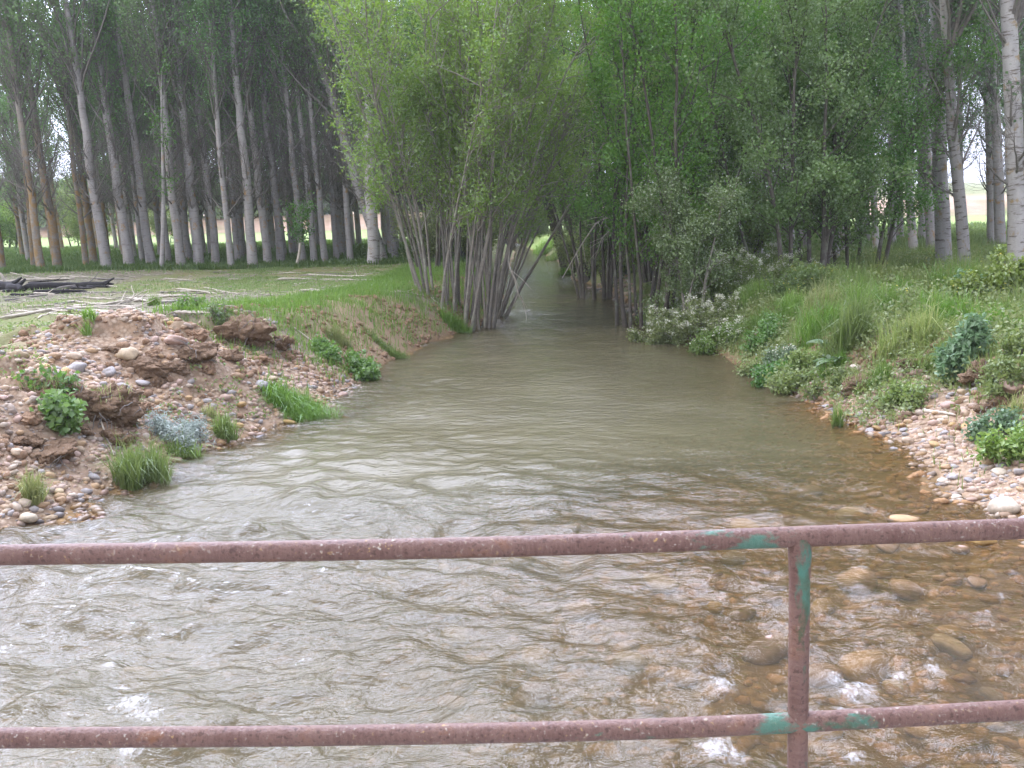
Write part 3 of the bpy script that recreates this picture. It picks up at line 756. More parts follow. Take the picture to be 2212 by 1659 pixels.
pl = clump_meshes(33, 4, (.3, .3), (.20, .2), (3.4, 4.6), BARK_WIL, LEAF_PALE, 22000, .34, .045, .075, .052, 14, (.5, 1.5), .10, (0, 0, -.2), droop=.2, tipw=.2)
p = np.array([4.0, 21.6, gz(4.0, 21.6)]); plant('pale_leaved_sapling', 'tree', 'silvery pale leaved sapling leaning over the white blossom bushes', p, pl, None, 0, .74)

# shrubs closing the view between and behind the plantations
sh = clump_meshes(41, 9, (1.0, .9), (.4, .4), (2.2, 3.6), BARK_ALD, LEAF_BUSH, 12000, .1, .03, .14, .09, 12, (.5, 1.3), .15)
for X, Y, sc in [(-.9, 77, 1.2), (1.6, 81, 1.1), (1.0, 84, 1.5), (3.4, 88, 1.7), (-1.4, 90, 1.8), (5.5, 80, 1.3), (-35, 70, 1.1), (-31, 74, 1.2), (-38, 76, 1.3), (-27, 80, .9), (-41, 66, 1.1)]:
    far = abs(X) < 10
    plant('shrub', 'shrub', 'grey green shrub closing the far end of the tree tunnel' if far else 'round green shrub behind the far left poplars',
          (X, Y, gz(X, Y)), sh, 'shrubs at the end of the tree tunnel' if far else 'shrubs behind the far left poplars', rr.uniform(0, 6), sc)

ub = clump_meshes(42, 9, (.8, .7), (.5, .4), (1.2, 2.4), BARK_ALD, LEAF_BUSH, 11000, .05, .018, .085, .055, 12, (.3, .9), .12)
for k, (px, py, sc, lab) in enumerate([(1330, 606, 1.0, 'green undergrowth shrub between the alder stems'), (1420, 600, 1.1, 'green undergrowth shrub right of the alder stems'),
      (1500, 588, 1.0, 'green undergrowth shrub behind the pale leaved sapling'), (1275, 590, .8, 'green undergrowth shrub behind the gravel spit'),
      (1560, 580, 1.1, 'green undergrowth shrub under the right-bank trees'), (925, 565, .9, 'green shrub behind the left side of the large willow'), (1010, 560, .9, 'green shrub behind the stems of the large willow')]):
    p = on_ground(px, py); plant('shrub', 'shrub', lab, p, ub, None, k*1.3, sc)
def far_wood():
    rng = np.random.default_rng(61); n = 52000; x = rng.uniform(-125, -3, n); y = rng.uniform(124, 140, n)
    top = 6.5+5.5*fbm(x*.09, x*0, 81, 3)+3*fbm(x*.4, y*.2, 82, 2); z = ground(x, y)+top*rng.uniform(0, 1, n)**.8*1.0
    P = np.stack([x, y, z], 1)+rng.normal(0, .4, (n, 3)); V, Fq, t = leafset(rng, P, .75, .6, .4)
    link('far_wood', mesh('far_wood', V, [Fq], LEAF_DARK, False, {'tint': t}), kind='stuff', label='dark wood on the rise beyond the field', category='wood')
far_wood()

# saplings on the clearing's edge
def sapling(px, py, xt, yt, label, r, nleaf, seed):
    rng = np.random.default_rng(seed); b_ = on_ground(px, py); e = at_y(xt, yt, b_[1]); d = e-b_
    o = thing('sapling', label, 'tree', b_); t = np.linspace(0, 1, 12)
    P = d[None]*t[:, None]; P[:, 0] += .05*np.sin(t*5)
    V, Fq = tubes(P, r*(1-t)**.6+.006, 8); link('trunk', mesh('trunk', V, [Fq], DEAD if r < .07 else BARK_POP), o)
    n = 26; s, dd = pick(P[None], np.zeros(n, int), rng.uniform(.35, 1, n))
    B = grow(rng, s, side_dirs(rng, dd, rng.uniform(.4, .9, n)), rng.uniform(.4, 1.1, n), 6, .15)
    V, Fq = tubes(B, np.linspace(.010, .003, 6)[None]*np.ones((n, 1)), 4); link('twigs', mesh('twigs', V, [Fq], TWIG), o)
    Q, _ = pick(B, rng.integers(0, n, nleaf), rng.uniform(.1, 1, nleaf)); Q = Q+rng.normal(0, .12, Q.shape)
    V, Fq, tn = leafset(rng, Q, .10, .07, .35); link('crown', mesh('crown', V, [Fq], LEAF_TREE, False, {'tint': tn}), o)
sapling(640, 577, 655, 455, 'short white stemmed sapling leaning right at the front of the plantation', .055, 900, 51)
sapling(349, 582, 352, 150, 'tall thin straight sapling in front of the plantation', .085, 700, 52)

# ------------------------------------------------------------------ right-bank bushes, tall plants, tufts
def bush(name, cat, label, loc, seed, size, n, leafm, petal=None, npet=0, leafL=.06, leafW=.035, group=None, stemm=TWIG, droop=.2, jit=.05):
    rng = np.random.default_rng(seed); sx, sy, h = size
    ns = max(8, int(30*sx)); a = rng.uniform(0, 2*PI, ns); q = np.sqrt(rng.uniform(0, 1, ns))
    b_ = np.stack([np.cos(a)*q*sx*.6, np.sin(a)*q*sy*.6, np.zeros(ns)], 1)
    # seat every stem on the ground under it
    b_[:, 2] = ground(b_[:, 0]+loc[0], b_[:, 1]+loc[1])-loc[2]-.02
    d = np.stack([np.cos(a)*q*sx/h*.7, np.sin(a)*q*sy/h*.7, np.ones(ns)], 1)+rng.normal(0, .15, (ns, 3))
    S = grow(rng, b_, d, h*rng.uniform(.6, 1.15, ns)*(1.1-.35*q), 8, .09)
    n1 = ns*9; s, dd = pick(S, rng.integers(0, ns, n1), rng.uniform(.2, 1, n1))
    B = grow(rng, s, side_dirs(rng, dd, rng.uniform(.4, 1.1, n1)), rng.uniform(.1, .38, n1)*min(1.3, max(.5, h)), 5, .15)
    o = thing(name, label, cat, loc, group)
    ac = Acc(); V, Fq = tubes(S, np.linspace(.010, .003, 8)[None]*np.ones((ns, 1)), 4); ac.add(V, Fq)
    V, Fq = tubes(B, np.linspace(.004, .0018, 5)[None]*np.ones((n1, 1)), 3); ac.add(V, Fq); link('twigs', ac.mesh('twigs', stemm), o)
    Q, ax = pick(B, rng.integers(0, n1, n), rng.uniform(0, 1, n)); Q = Q+rng.normal(0, jit, Q.shape)
    V, Fq, tn = leafset(rng, Q, leafL, leafW, .45, droop=droop); link('leaves', mesh('leaves', V, [Fq], leafm, False, {'tint': tn}), o)
    if petal:
        w = np.exp(2.2*B[:, -1, 2]/h); w /= w.sum(); c = rng.choice(n1, npet//7+1, p=w)
        Q = np.repeat(B[c, -1], 7, 0)+rng.normal(0, .028, ((npet//7+1)*7, 3)); Q[:, 2] += .02
        V, Fq, tn = leafset(rng, Q, .032, .032, .8); link('blossom', mesh('blossom', V, [Fq], petal, False, {'tint': tn}), o)
    return o

WB = [(1500,738,(1.15,.8,.85),16000,2800,"large white flowered bush hanging over the right water's edge"),
      (1435,705,(.6,.5,.6),5000,900,'low white flowered bush between the alder clump and the large white flowered bush'),
      (1590,640,(1.0,.8,.9),9000,1500,'white flowered bush behind the large blossom bush'),
      (1680,612,(.9,.8,.8),7000,900,'white flowered bush below the large leafy tree'),
      (1560,755,(.7,.5,.45),4500,700,"small white flowered plant low on the right water's edge"),
      (1480,612,(1.0,.8,1.0),8000,700,'white flowered bush under the pale leaved sapling')]
for k, (px, py, sz, n, npet, lab) in enumerate(WB):
    bush('flowering_bush', 'bush', lab, on_ground(px, py), 200+k, sz, n, LEAF_BUSH, PETAL_W, npet*2)
bush('bush', 'bush', 'dark round bush between the white blossom and the grass on the right bank', on_ground(1715, 650), 220, (.55, .5, .75), 7000, LEAF_DARK)
bush('bush', 'bush', 'yellow flowered bush just right of the dark round bush', on_ground(1765, 625), 221, (.6, .5, .6), 4500, LEAF_BUSH, PETAL_Y, 200)
bush('thistle', 'plant', 'blue green thistle hanging over the bare earth lip on the right bank', on_ground(2085, 790), 222, (.33, .28, .48), 2600, LEAF_BLUE, None, 0, .11, .05)
bush('bush', 'bush', 'yellow green leafy bush at the foot of the thickest poplar', on_ground(2160, 660), 223, (.5, .45, .75), 5500, LEAF_YELLOW, PETAL_Y, 60, .075, .06)
bush('bush', 'bush', 'blue green leafy plant left of the yellow green bush on the right bank', on_ground(2110, 665), 224, (.45, .4, .65), 4000, LEAF_BLUE, PETAL_Y, 60, .07, .045)
bush('bush', 'bush', 'green weed clump at the right edge above the cobbles', on_ground(2200, 800), 225, (.4, .35, .45), 3200, LEAF_BUSH)
bush('bush', 'bush', 'low green weed on the cobble beach at the right edge', on_ground(2190, 985), 226, (.32, .3, .3), 2200, LEAF_BUSH)
bush('bush', 'bush', 'blue green weed patch on the cobble beach left of the edge weed', on_ground(2150, 945), 227, (.28, .25, .2), 1200, LEAF_BLUE)
bush('bush', 'bush', 'low leafy weed on the gravel below the earth lip', on_ground(1955, 880), 228, (.28, .25, .28), 1300, LEAF_BUSH)
bush('bush', 'bush', "low green weed at the right water's edge upstream of the reed tuft", on_ground(1705, 848), 229, (.34, .28, .28), 1900, LEAF_BUSH)
bush('bush', 'bush', 'small weed just above the low weed on the right bank', on_ground(1790, 850), 230, (.25, .25, .3), 1200, LEAF_BUSH)
bush('bush', 'bush', "low creeping leafy plant at the left water's edge below the red scarp", on_ground(755, 800), 231, (.75, .45, .32), 4200, LEAF_TREE, None, 0, .07, .06)
bush('nettle', 'plant', 'bright green leafy weed on the cobbles in front of the dark earth clods', on_ground(152, 945), 232, (.22, .2, .42), 900, LEAF_TREE, None, 0, .085, .075)
bush('nettle', 'plant', 'small bright leafy weed above the cobbles between the dark clods', on_ground(118, 878), 233, (.2, .16, .26), 420, LEAF_TREE, None, 0, .075, .06)
bush('wormwood', 'plant', 'silvery grey feathery wormwood among the grass tufts at the left waterline', on_ground(408, 975), 234, (.36, .26, .42), 3600, LEAF_SILVER, None, 0, .06, .014)
bush('bush', 'bush', 'tiny dark leafed shrub on top of the gravel mound', on_ground(405, 672), 235, (.2, .2, .2), 700, LEAF_DARK)
bush('bush', 'bush', 'small bright weed at the edge of the dark earth clod on the mound', on_ground(474, 700), 236, (.15, .15, .24), 350, LEAF_TREE)

def tuft(label, px, py, n, h, rad, mat=GRASS, width=.009, lean=.4, seed=0, group=None, name='grass_tuft', loc=None):
    rng = np.random.default_rng(seed+400); L0 = on_ground(px, py) if loc is None else np.array(loc)
    a = rng.uniform(0, 2*PI, n); q = np.sqrt(rng.uniform(0, 1, n)); rad = np.broadcast_to(rad, (2,))
    P = np.stack([np.cos(a)*q*rad[0], np.sin(a)*q*rad[1], 0*a], 1)
    P[:, 2] = np.maximum(ground(P[:, 0]+L0[0], P[:, 1]+L0[1]), -.05)-L0[2]-.01
    nc = max(4, n//90); ca = rng.uniform(0, 2*PI, nc); cq = np.sqrt(rng.uniform(0, 1, nc))          # several crowns of blades, uneven heights
    ci = rng.integers(0, nc, n); ch = rng.uniform(.55, 1.15, nc)
    P[:, 0] = .35*P[:, 0]+.75*(np.cos(ca)*cq)[ci]*rad[0]; P[:, 1] = .35*P[:, 1]+.75*(np.sin(ca)*cq)[ci]*rad[1]
    P[:, 2] = np.maximum(ground(P[:, 0]+L0[0], P[:, 1]+L0[1]), -.05)-L0[2]-.01
    V, Fs, t = blades(rng, P, h*ch[ci]*rng.uniform(.5, 1.1, n), width, lean*1.7)
    me = mesh('grass_tuft', V, Fs, mat, False, {'tint': t})
    return link(name, me, None, [float(c) for c in L0], label=label, category='grass tuft', group=group)
tuft("tall green grass tuft at the left waterline nearest the bridge", 305, 1045, 1700, .62, (.34, .26), seed=1)
tuft('wide bright grass patch at the left waterline below the cobble slope', 650, 895, 2600, .36, (.55, .36), lean=.7, seed=2)
tuft('upright green grass tuft between the wormwood and the bright grass patch', 492, 955, 700, .42, (.17, .14), seed=3)
tuft('sparse grey green tuft on the cobbles at the left edge', 70, 1075, 420, .42, (.22, .18), GRASS_DRY, seed=4)
tuft('green grass tuft between the tall tuft and the wormwood', 400, 1000, 420, .36, (.22, .14), seed=5)
tuft('thin reed tuft standing in the shallow water by the right bank', 1808, 925, 130, .42, (.08, .06), seed=6, width=.012, lean=.3)
tuft('tall bright green grass tuft in the middle of the right bank', 1835, 745, 1100, .95, (.42, .30), seed=7, width=.014, lean=.35)
tuft('grass tuft on the top of the left mound', 330, 660, 300, .3, (.15, .15), seed=8)
tuft('grass tuft behind the mound on the clearing', 195, 720, 240, .24, (.13, .13), seed=9)
tuft('long drooping dry grass on the bare scarp of the left bank', 735, 745, 700, .42, (.3, .25), GRASS_DRY, seed=10)
tuft('bright grass fringe by the water under the left scarp', 850, 768, 900, .26, (.55, .2), seed=11)
tuft('bright grass tuft at the foot of the large willow', 985, 715, 900, .42, (.4, .22), seed=12)
tuft('small grass tuft below the wide bright patch', 450, 900, 180, .26, (.12, .1), GRASS_DRY, seed=13)
tuft('grass tuft on the spit behind the alder clumps', 1235, 592, 700, .45, (.55, .4), seed=14, width=.014)
tuft('bright grass bank at the far bend of the stream', 1175, 548, 1100, .9, (.9, 1.4), seed=15, width=.03)
tuft('bright grass clump right of the far bend', 1205, 556, 900, .8, (.8, 1.2), seed=16, width=.03)
tuft('feathery dry grass tuft on the upper right bank', 1975, 725, 500, .5, (.3, .2), GRASS_DRY, seed=17)
tuft('green grass tuft beside the thistle on the right lip', 2010, 800, 500, .36, (.25, .15), seed=18)
tuft('green grass tuft overhanging the dark earth lip', 1900, 830, 520, .34, (.3, .15), seed=19)
tuft('tall grass tuft behind the thistle', 2045, 700, 900, .6, (.4, .35), seed=20)
tuft('tall grass tuft under the large leafy tree', 1600, 672, 1300, .55, (.7, .4), seed=21, width=.013)
tuft('grass tuft below the tall bright tuft on the right slope', 1810, 800, 420, .34, (.25, .16), seed=22)
tuft('sparse grass tuft on the cobbles at the right edge', 2180, 900, 260, .3, (.2, .15), GRASS_DRY, seed=23)

EDGE = [(1640, 808, "small leafy weed at the right water's edge below the grassy slope"),
        (1672, 830, "tuft of leafy weed on the right water's edge upstream of the low weeds"), (1548, 752, 'green weed between the white flowered waterside plants'), 
        (1690, 790, 'pale green weed clump in the middle of the right slope'), (1740, 805, 'weed clump left of the broad pale leaved dock plant'), (1655, 745, 'bushy weed clump on the slope beside the driftwood stick')]
for k, (px, py, lab) in enumerate(EDGE):
    bush('weed', 'plant', lab, on_ground(px, py), 260+k, (.30+.07*(k % 3), .25, .24+.07*(k % 3)), 1500+400*(k % 3), (LEAF_BUSH, LEAF_TREE, LEAF_BUSH, LEAF_BLUE)[k % 4], PETAL_W if k in (3, 7) else None, 160, .06, .035)
TALL = [(1700, 690), (1760, 680), (1880, 690), (1930, 655), (2000, 650), (2060, 650), (1650, 700), (1950, 760), (1780, 720), (2130, 720), (1900, 620), (1830, 640)]
NEAR = ['below the dark round bush', 'right of the dark round bush', 'right of the tall bright tuft', 'below the leafy tree trunks', 'below the pale ringed trunks', 'left of the blue green plant',
        'behind the driftwood stick', 'above the feathery dry tuft', 'left of the tall bright tuft', 'below the yellow green bush', 'at the foot of the leafy trees', 'behind the tall bright tuft']
for k, ((px, py), nr_) in enumerate(zip(TALL, NEAR)):
    tuft('tangled tall grass clump on the right bank '+nr_, px, py, 520, .62+.12*(k % 3), (.45, .32), (GRASS, GRASS_DRY, GRASS)[k % 3], seed=60+k, width=.011, lean=.4)

# broad-leaved plant in the right bank
def broadleaf(label, px, py, n, L, seed):
    rng = np.random.default_rng(seed); b_ = on_ground(px, py); o = thing('dock_plant', label, 'plant', b_)
    for k in range(n):
        a = 2*PI*k/n+rng.uniform(-.3, .3); e = rng.uniform(.2, .8); l = L*rng.uniform(.7, 1.1); t = np.linspace(0, 1, 9)
        c = np.stack([np.cos(a)*t*l*math.cos(e), np.sin(a)*t*l*math.cos(e), l*(t*math.sin(e)-.45*t**2)+.03], 1)
        w = l*.20*np.sin(PI*np.clip(t, .04, .98))**.7; sdir = np.array([-math.sin(a), math.cos(a), 0])
        V = np.concatenate([c-sdir*w[:, None]+[0, 0, .03], c, c+sdir*w[:, None]+[0, 0, .03]])
        j = np.arange(8); Fq = np.concatenate([np.stack([j, j+1, j+10, j+9], 1), np.stack([j+9, j+10, j+19, j+18], 1)])
        link('leaf', mesh('leaf', V, [Fq], LEAF_BLUE, True, {'tint': np.full(len(V), rng.uniform(.3, 1))}), o)
broadleaf('broad pale leaved dock plant below the tall bright grass tuft', 1800, 790, 9, .42, 1)
broadleaf('broad pale leaved dock plant above the dark hole in the right bank', 1778, 752, 6, .36, 2)

# ------------------------------------------------------------------ ground cover (uncountable)
def scatter(rng, n, x0, x1, y0, y1, prob, ypow=1.0):
    x = rng.uniform(x0, x1, n); y = y0+(y1-y0)*rng.uniform(0, 1, n)**ypow
    m = masks(x, y); k = rng.uniform(0, 1, n) < prob(x, y, m); x = x[k]; y = y[k]
    return np.stack([x, y, ground(x, y)-.01], 1)
def stuff(name, V, Fs, t, mat, label): link(name, mesh(name, V, Fs, mat, False, {'tint': t}), kind='stuff', label=label, category='ground cover')
rng = np.random.default_rng(77)
P = scatter(rng, 170000, -22, -1, 11, 37, lambda x, y, m: (m['dl'] > .2)*m['grassy']*ss(-.12, .25, fbm(x*.55, y*.55, 61, 4)+.05)*np.where(x > -.30*y, 1, .45), 1.3)
V, Fs, t = blades(rng, P, .07+.05*ss(-.2, .4, fbm(P[:, 0]*.4, P[:, 1]*.4, 62, 3)), .010+.0004*P[:, 1], .6)
stuff('clearing_grass', V, Fs, t, GRASS_CLEAR, 'short sparse grass growing over the left clearing')
P = scatter(rng, 90000, -9, 0, 13, 34, lambda x, y, m: (m['dl'] > .05)*(m['dl'] < 3.2)*ss(14, 17, y)*np.clip(1.1-m['rim']*.55, .12, 1)*ss(-.35, .2, fbm(x*.8, y*.8, 63, 3)+.2))
V, Fs, t = blades(rng, P, .20, .013, .55)
stuff('bank_grass', V, Fs, t, GRASS, 'longer grass on the lip of the left bank')
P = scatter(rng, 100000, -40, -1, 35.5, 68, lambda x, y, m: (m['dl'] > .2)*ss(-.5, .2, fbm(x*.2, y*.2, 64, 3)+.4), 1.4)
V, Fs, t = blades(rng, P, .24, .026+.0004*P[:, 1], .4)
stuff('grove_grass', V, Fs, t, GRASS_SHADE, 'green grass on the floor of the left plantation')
P = scatter(rng, 130000, 1, 16, 9, 30, lambda x, y, m: (m['dr'] > .08)*np.clip(1-m['gravel']*.93, 0, 1)*ss(-.45, .15, fbm(x*.8, y*.8, 65, 3)+.25))
hh = .20+.55*ss(-.2, .5, fbm(P[:, 0]*.6, P[:, 1]*.6, 66, 3))*ss(1.2, 3, P[:, 0]-edges(P[:, 1])[1])
half = rng.random(len(P)) < .55
V, Fs, t = blades(rng, P[half], hh[half], .010, .45); stuff('lush_bank_grass', V, Fs, t, GRASS, 'lush green grass over the right bank')
V, Fs, t = blades(rng, P[~half], hh[~half]*1.15, .008, .5); stuff('dry_bank_grass', V, Fs, t, GRASS_DRY, 'yellowing grass stalks mixed into the right bank')
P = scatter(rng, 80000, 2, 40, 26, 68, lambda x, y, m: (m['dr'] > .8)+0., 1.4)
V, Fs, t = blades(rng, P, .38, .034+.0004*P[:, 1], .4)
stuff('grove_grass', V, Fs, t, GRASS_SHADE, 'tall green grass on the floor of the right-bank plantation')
# low leafy weeds with flowers on the right bank
P = scatter(rng, 42000, 1, 15, 10, 30, lambda x, y, m: (m['dr'] > .3)*np.clip(1-m['gravel']*.85, 0, 1)*ss(-.1, .3, fbm(x*.9, y*.9, 67, 3)))
P = np.repeat(P, 4, 0)+rng.normal(0, .07, (len(P)*4, 3)); P[:, 2] += rng.uniform(.05, .42, len(P))*ss(.3, 2.5, P[:, 0]-edges(P[:, 1])[1])
V, Fq, t = leafset(rng, P, .075, .045, .5); stuff('bank_weeds', V, [Fq], t, LEAF_BUSH, 'low leafy weeds covering the right bank')
P = scatter(rng, 16000, 1, 9, 12, 27, lambda x, y, m: (m['dr'] > -.05)*(m['dr'] < 1.3)*ss(-.35, .1, fbm(x*1.1, y*1.1, 76, 3)))
P = np.repeat(P, 7, 0)+rng.normal(0, .06, (len(P)*7, 3)); P[:, 2] += rng.uniform(.02, .16, len(P))
V, Fq, t = leafset(rng, P, .06, .035, .5); stuff('waterside_weeds', V, [Fq], t, LEAF_BUSH, "small weeds along the right water's edge")
P = scatter(rng, 420, 3, 15, 13, 27, lambda x, y, m: (m['dr'] > 1.2)*ss(0, .4, fbm(x*.7, y*.7, 68, 3)+.1))
P = np.repeat(P, 3, 0)+rng.normal(0, .03, (len(P)*3, 3)); P[:, 2] += .42+rng.uniform(-.1, .1, len(P))
V, Fq, t = leafset(rng, P, .034, .034, .8); stuff('bank_flowers', V, [Fq], t, PETAL_Y, 'tiny yellow flowers sprinkled over the right bank')
# small weeds sprouting from the left gravel
P = scatter(rng, 2600, -9, -1, 8, 17, lambda x, y, m: (m['dl'] > .15)*ss(.1, .4, fbm(x*1.3, y*1.3, 69, 3)))
P = np.repeat(P, 9, 0)+rng.normal(0, .05, (len(P)*9, 3)); P[:, 2] += .05
V, Fq, t = leafset(rng, P, .05, .03, .5); stuff('gravel_weeds', V, [Fq], t, LEAF_BUSH, 'tiny weeds sprouting from the left gravel slope')

# ------------------------------------------------------------------ stones
def rubble_points(rng): 
    A = scatter(rng, 30000, -9, 0, 12, 32, lambda x, y, m: (m['dl'] > 0)*(m['dl'] < 2.8)*ss(-.2, .3, fbm(x*1.2, y*1.2, 73, 3)+.1))
    B = scatter(rng, 26000, 1, 9, 11, 27, lambda x, y, m: (m['dr'] > 0)*(m['dr'] < 2.4)*ss(-.2, .3, fbm(x*1.2, y*1.2, 74, 3)))
    C = scatter(rng, 16000, -8, 0, 7, 16, lambda x, y, m: (m['dl'] > .3)*(m['dl'] < 4)*ss(0, .3, fbm(x*.9, y*.9, 75, 3)))
    return np.concatenate([A, B, C])
BEDM = soil_mat('bed_stone', (.30, .165, .075), (.42, .27, .15))
SOILC = soil_mat('red_earth', (.225, .142, .090), (.32, .215, .140))
def gravel(name, label, P, smin, smax, seed, flat=.55, mat=None):
    rng = np.random.default_rng(seed); n = len(P)
    s = smin*(smax/smin)**(rng.uniform(0, 1, n)**1.7)
    ax = np.stack([s*rng.uniform(.8, 1.4, n), s*rng.uniform(.65, 1.0, n), s*rng.uniform(.8, 1.2, n)*flat], 1)
    base = np.stack([lump(rng, ICO1, .28, 1.3, 1) for _ in range(12)])[rng.integers(0, 12, n)]
    V = base*ax[:, None]; a = rng.uniform(0, 2*PI, n); tl = rng.normal(0, .25, n)
    c, s_ = np.cos(tl)[:, None], np.sin(tl)[:, None]; x, z = V[..., 0]*c+V[..., 2]*s_, V[..., 2]*c-V[..., 0]*s_
    c, s_ = np.cos(a)[:, None], np.sin(a)[:, None]; xx = x*c-V[..., 1]*s_; yy = x*s_+V[..., 1]*c
    V = np.stack([xx, yy, z], -1)+P[:, None]; V[..., 2] += (ax[:, 2]*rng.uniform(-.05, .5, n))[:, None]
    Fc = (np.arange(n)*len(ICO1))[:, None, None]+ICO1F[None]
    t = np.repeat(rng.uniform(0, .999, n), len(ICO1))
    link(name, mesh(name, V.reshape(-1, 3), [Fc.reshape(-1, 3)], mat or GRAVEL, True, {'tint': t, 'wet': 1-ss(.02, .10, V[..., 2].reshape(-1)+.03*t)}), kind='stuff', label=label, category='gravel')
def litter(rng):
    P = scatter(rng, 9000, -20, -1, 9, 36, lambda x, y, m: (m['dl'] > 1.5)*(.12+.88*m['litter'])*(1-.8*m['gravel']))
    n = len(P); a = rng.uniform(0, 2*PI, n); d = np.stack([np.cos(a), np.sin(a), rng.normal(0, .12, n)], 1); L = rng.uniform(.06, .30, n)
    Q = P[:, None]+d[:, None]*np.array([-.5, 0, .5])[None, :, None]*L[:, None, None]+np.array([0, 0, .025])
    V, Fq = tubes(Q, np.array([.004, .008, .003])[None]*rng.uniform(.7, 1.8, (n, 1)), 4)
    link('wood_litter', mesh('wood_litter', V, [Fq], DEAD2, True), kind='stuff', label='small chips and broken twigs littering the left clearing', category='ground cover')
litter(np.random.default_rng(92))
rng = np.random.default_rng(88)
P = scatter(rng, 42000, -8.5, -1, 6.5, 17.5, lambda x, y, m: (m['dl'] > -.6)*m['gravel']*np.clip(.18+ss(-.25, .2, fbm(x*.9, y*.9, 71, 3)+.12-.1*(m['dl']-1.5)), 0, 1))
gravel('bank_gravel', 'small pinkish stones over the left gravel slope', P, .014, .075, 1)
P = scatter(rng, 24000, 2, 8.5, 6.5, 15.5, lambda x, y, m: (m['dr'] > -.12)*m['gravel']*np.clip(1.1-.35*m['dr'], .1, 1))
gravel('beach_gravel', 'small tan stones over the right cobble beach', P, .014, .07, 2)
P = scatter(rng, 9000, -4.8, 5, 2.6, 14, lambda x, y, m: (m['dl'] < 0)*(m['dr'] < 0)*(.35+.65*ss(-1, 2, x)))
gravel('stream_bed_gravel', 'brown stones on the shallow stream bed', P, .03, .085, 3, .5, BEDM)
P = scatter(rng, 900, 1, 4, 26, 36, lambda x, y, m: (m['dr'] > -.3)*(m['dr'] < 1.0))
gravel('spit_gravel', 'pinkish stones on the small spit under the alders', P, .05, .12, 4)

P = rubble_points(np.random.default_rng(90)); gravel('earth_crumbs', 'crumbs of red earth over the bare bank slopes', P, .015, .075, 5, .7, SOILC)
SHAPES = []
for k in range(6):
    r_ = np.random.default_rng(300+k); v = lump(r_, ICO3, .22, 1.1, 3)*np.array([1.25, .95, .62])*np.array([r_.uniform(.85, 1.2), 1, r_.uniform(.85, 1.2)])
    SHAPES.append(v)
CM = [[mesh('cobble', v, [ICO3F], m) for v in SHAPES] for _, m in STONES]
placed = []
def cobble(x, y, s, ci, label, group=None, sink=.35, name='cobble', rot=None, zoff=0):
    me = CM[ci][random.randrange(6)]
    o = link(name, me, None, (float(x), float(y), gz(x, y)+s*(.62-sink)+zoff), label=label, category='stone', group=group)
    o.scale = (s,)*3; o.rotation_euler = (random.gauss(0, .15), random.gauss(0, .15), random.uniform(0, 6.3) if rot is None else rot)
    placed.append((x, y, s)); return o
ZN = {'L': ('left cobble slope', 'cobbles on the left slope'), 'R': ('right cobble beach', 'cobbles on the right beach'), 'B': ('stream bed', 'cobbles in the shallow stream bed')}
SPECIAL = [(2165,1105,.11,4,'large cream boulder at the water beside the top rail on the right'), (1855,1268,.135,3,'largest ochre boulder breaking the water right of the post'),
           (2190,842,.17,1,'large pinkish boulder below the earth lip at the right edge'), (210,1500,.14,2,'wet grey boulder in the foam near the left of the lower rail'),
           (305,1490,.13,3,'ochre boulder right of the wet grey boulder in the foam'), (1870,1455,.13,3,'rounded ochre boulder behind white foam right of the post'),
           (1780,1475,.10,1,'pinkish boulder with foam just right of the post'), (275,775,.15,0,'large tan boulder stuck in the clay of the mound'),
           (382,742,.12,1,'flat pinkish boulder on top of the mound'), (165,800,.09,2,'angular grey boulder at the left end of the mound'),
           (235,812,.08,2,'pale grey boulder right of the angular grey one'), (1650,1420,.11,1,'pinkish stone under the water left of the post'),
           (60,1130,.08,4,"cream cobble nearest the railing at the left waterline"), (2050,1410,.11,0,'tan stone under the water far right of the post'),
           (1960,1290,.11,1,'pinkish stone breaking the water behind the post'), (1850,800,.07,4,'cream stone on the right slope under the grass')]
random.seed(11)
for px, py, s, ci, lab in SPECIAL:
    p = on_ground(px, py); inw = p[2] < 0
    cobble(p[0], p[1], s, ci, lab, None, .30, 'boulder')
rgc = random.Random(21)
def many(zone, n, f, smin, smax, cw):
    k = 0; tries = 0
    while k < n and tries < 20000:
        tries += 1
        x, y = f(); s = smin*(smax/smin)**(rgc.random()**1.5)
        if any((x-a)**2+(y-b)**2 < (1.0*(s+c))**2 for a, b, c in placed): continue
        m = masks(np.array([x]), np.array([y])); dl, dr = m['dl'][0], m['dr'][0]
        if zone == 'L' and not (-.1 < dl < 3.4 and rgc.random() < 1.15-.28*dl): continue
        if zone == 'R' and not (-.1 < dr < 2.6 and rgc.random() < 1.2-.4*dr): continue
        if zone == 'B' and not (dl < -.2 and dr < -.2): continue
        ci = rgc.choices(range(5), cw)[0]; nm = STONES[ci][0]
        cobble(x, y, s, ci, f'rounded {nm} cobble lying on the {ZN[zone][0]}', f'{nm} {ZN[zone][1]}', .3 if zone != 'B' else .36); k += 1
many('L', 120, lambda: (rgc.uniform(-7.5, -1.8), 7.5+8*rgc.random()**1.4), .042, .085, (4, 3, 2, 3, 1))
many('R', 105, lambda: (rgc.uniform(2.5, 7.5), 8.2+5.5*rgc.random()**1.3), .042, .09, (4, 2, 3, 3, 1))
many('B', 80, lambda: (rgc.triangular(-4, 4.5, 3.4), 3.2+7*rgc.random()), .06, .13, (3, 3, 0, 6, 0))

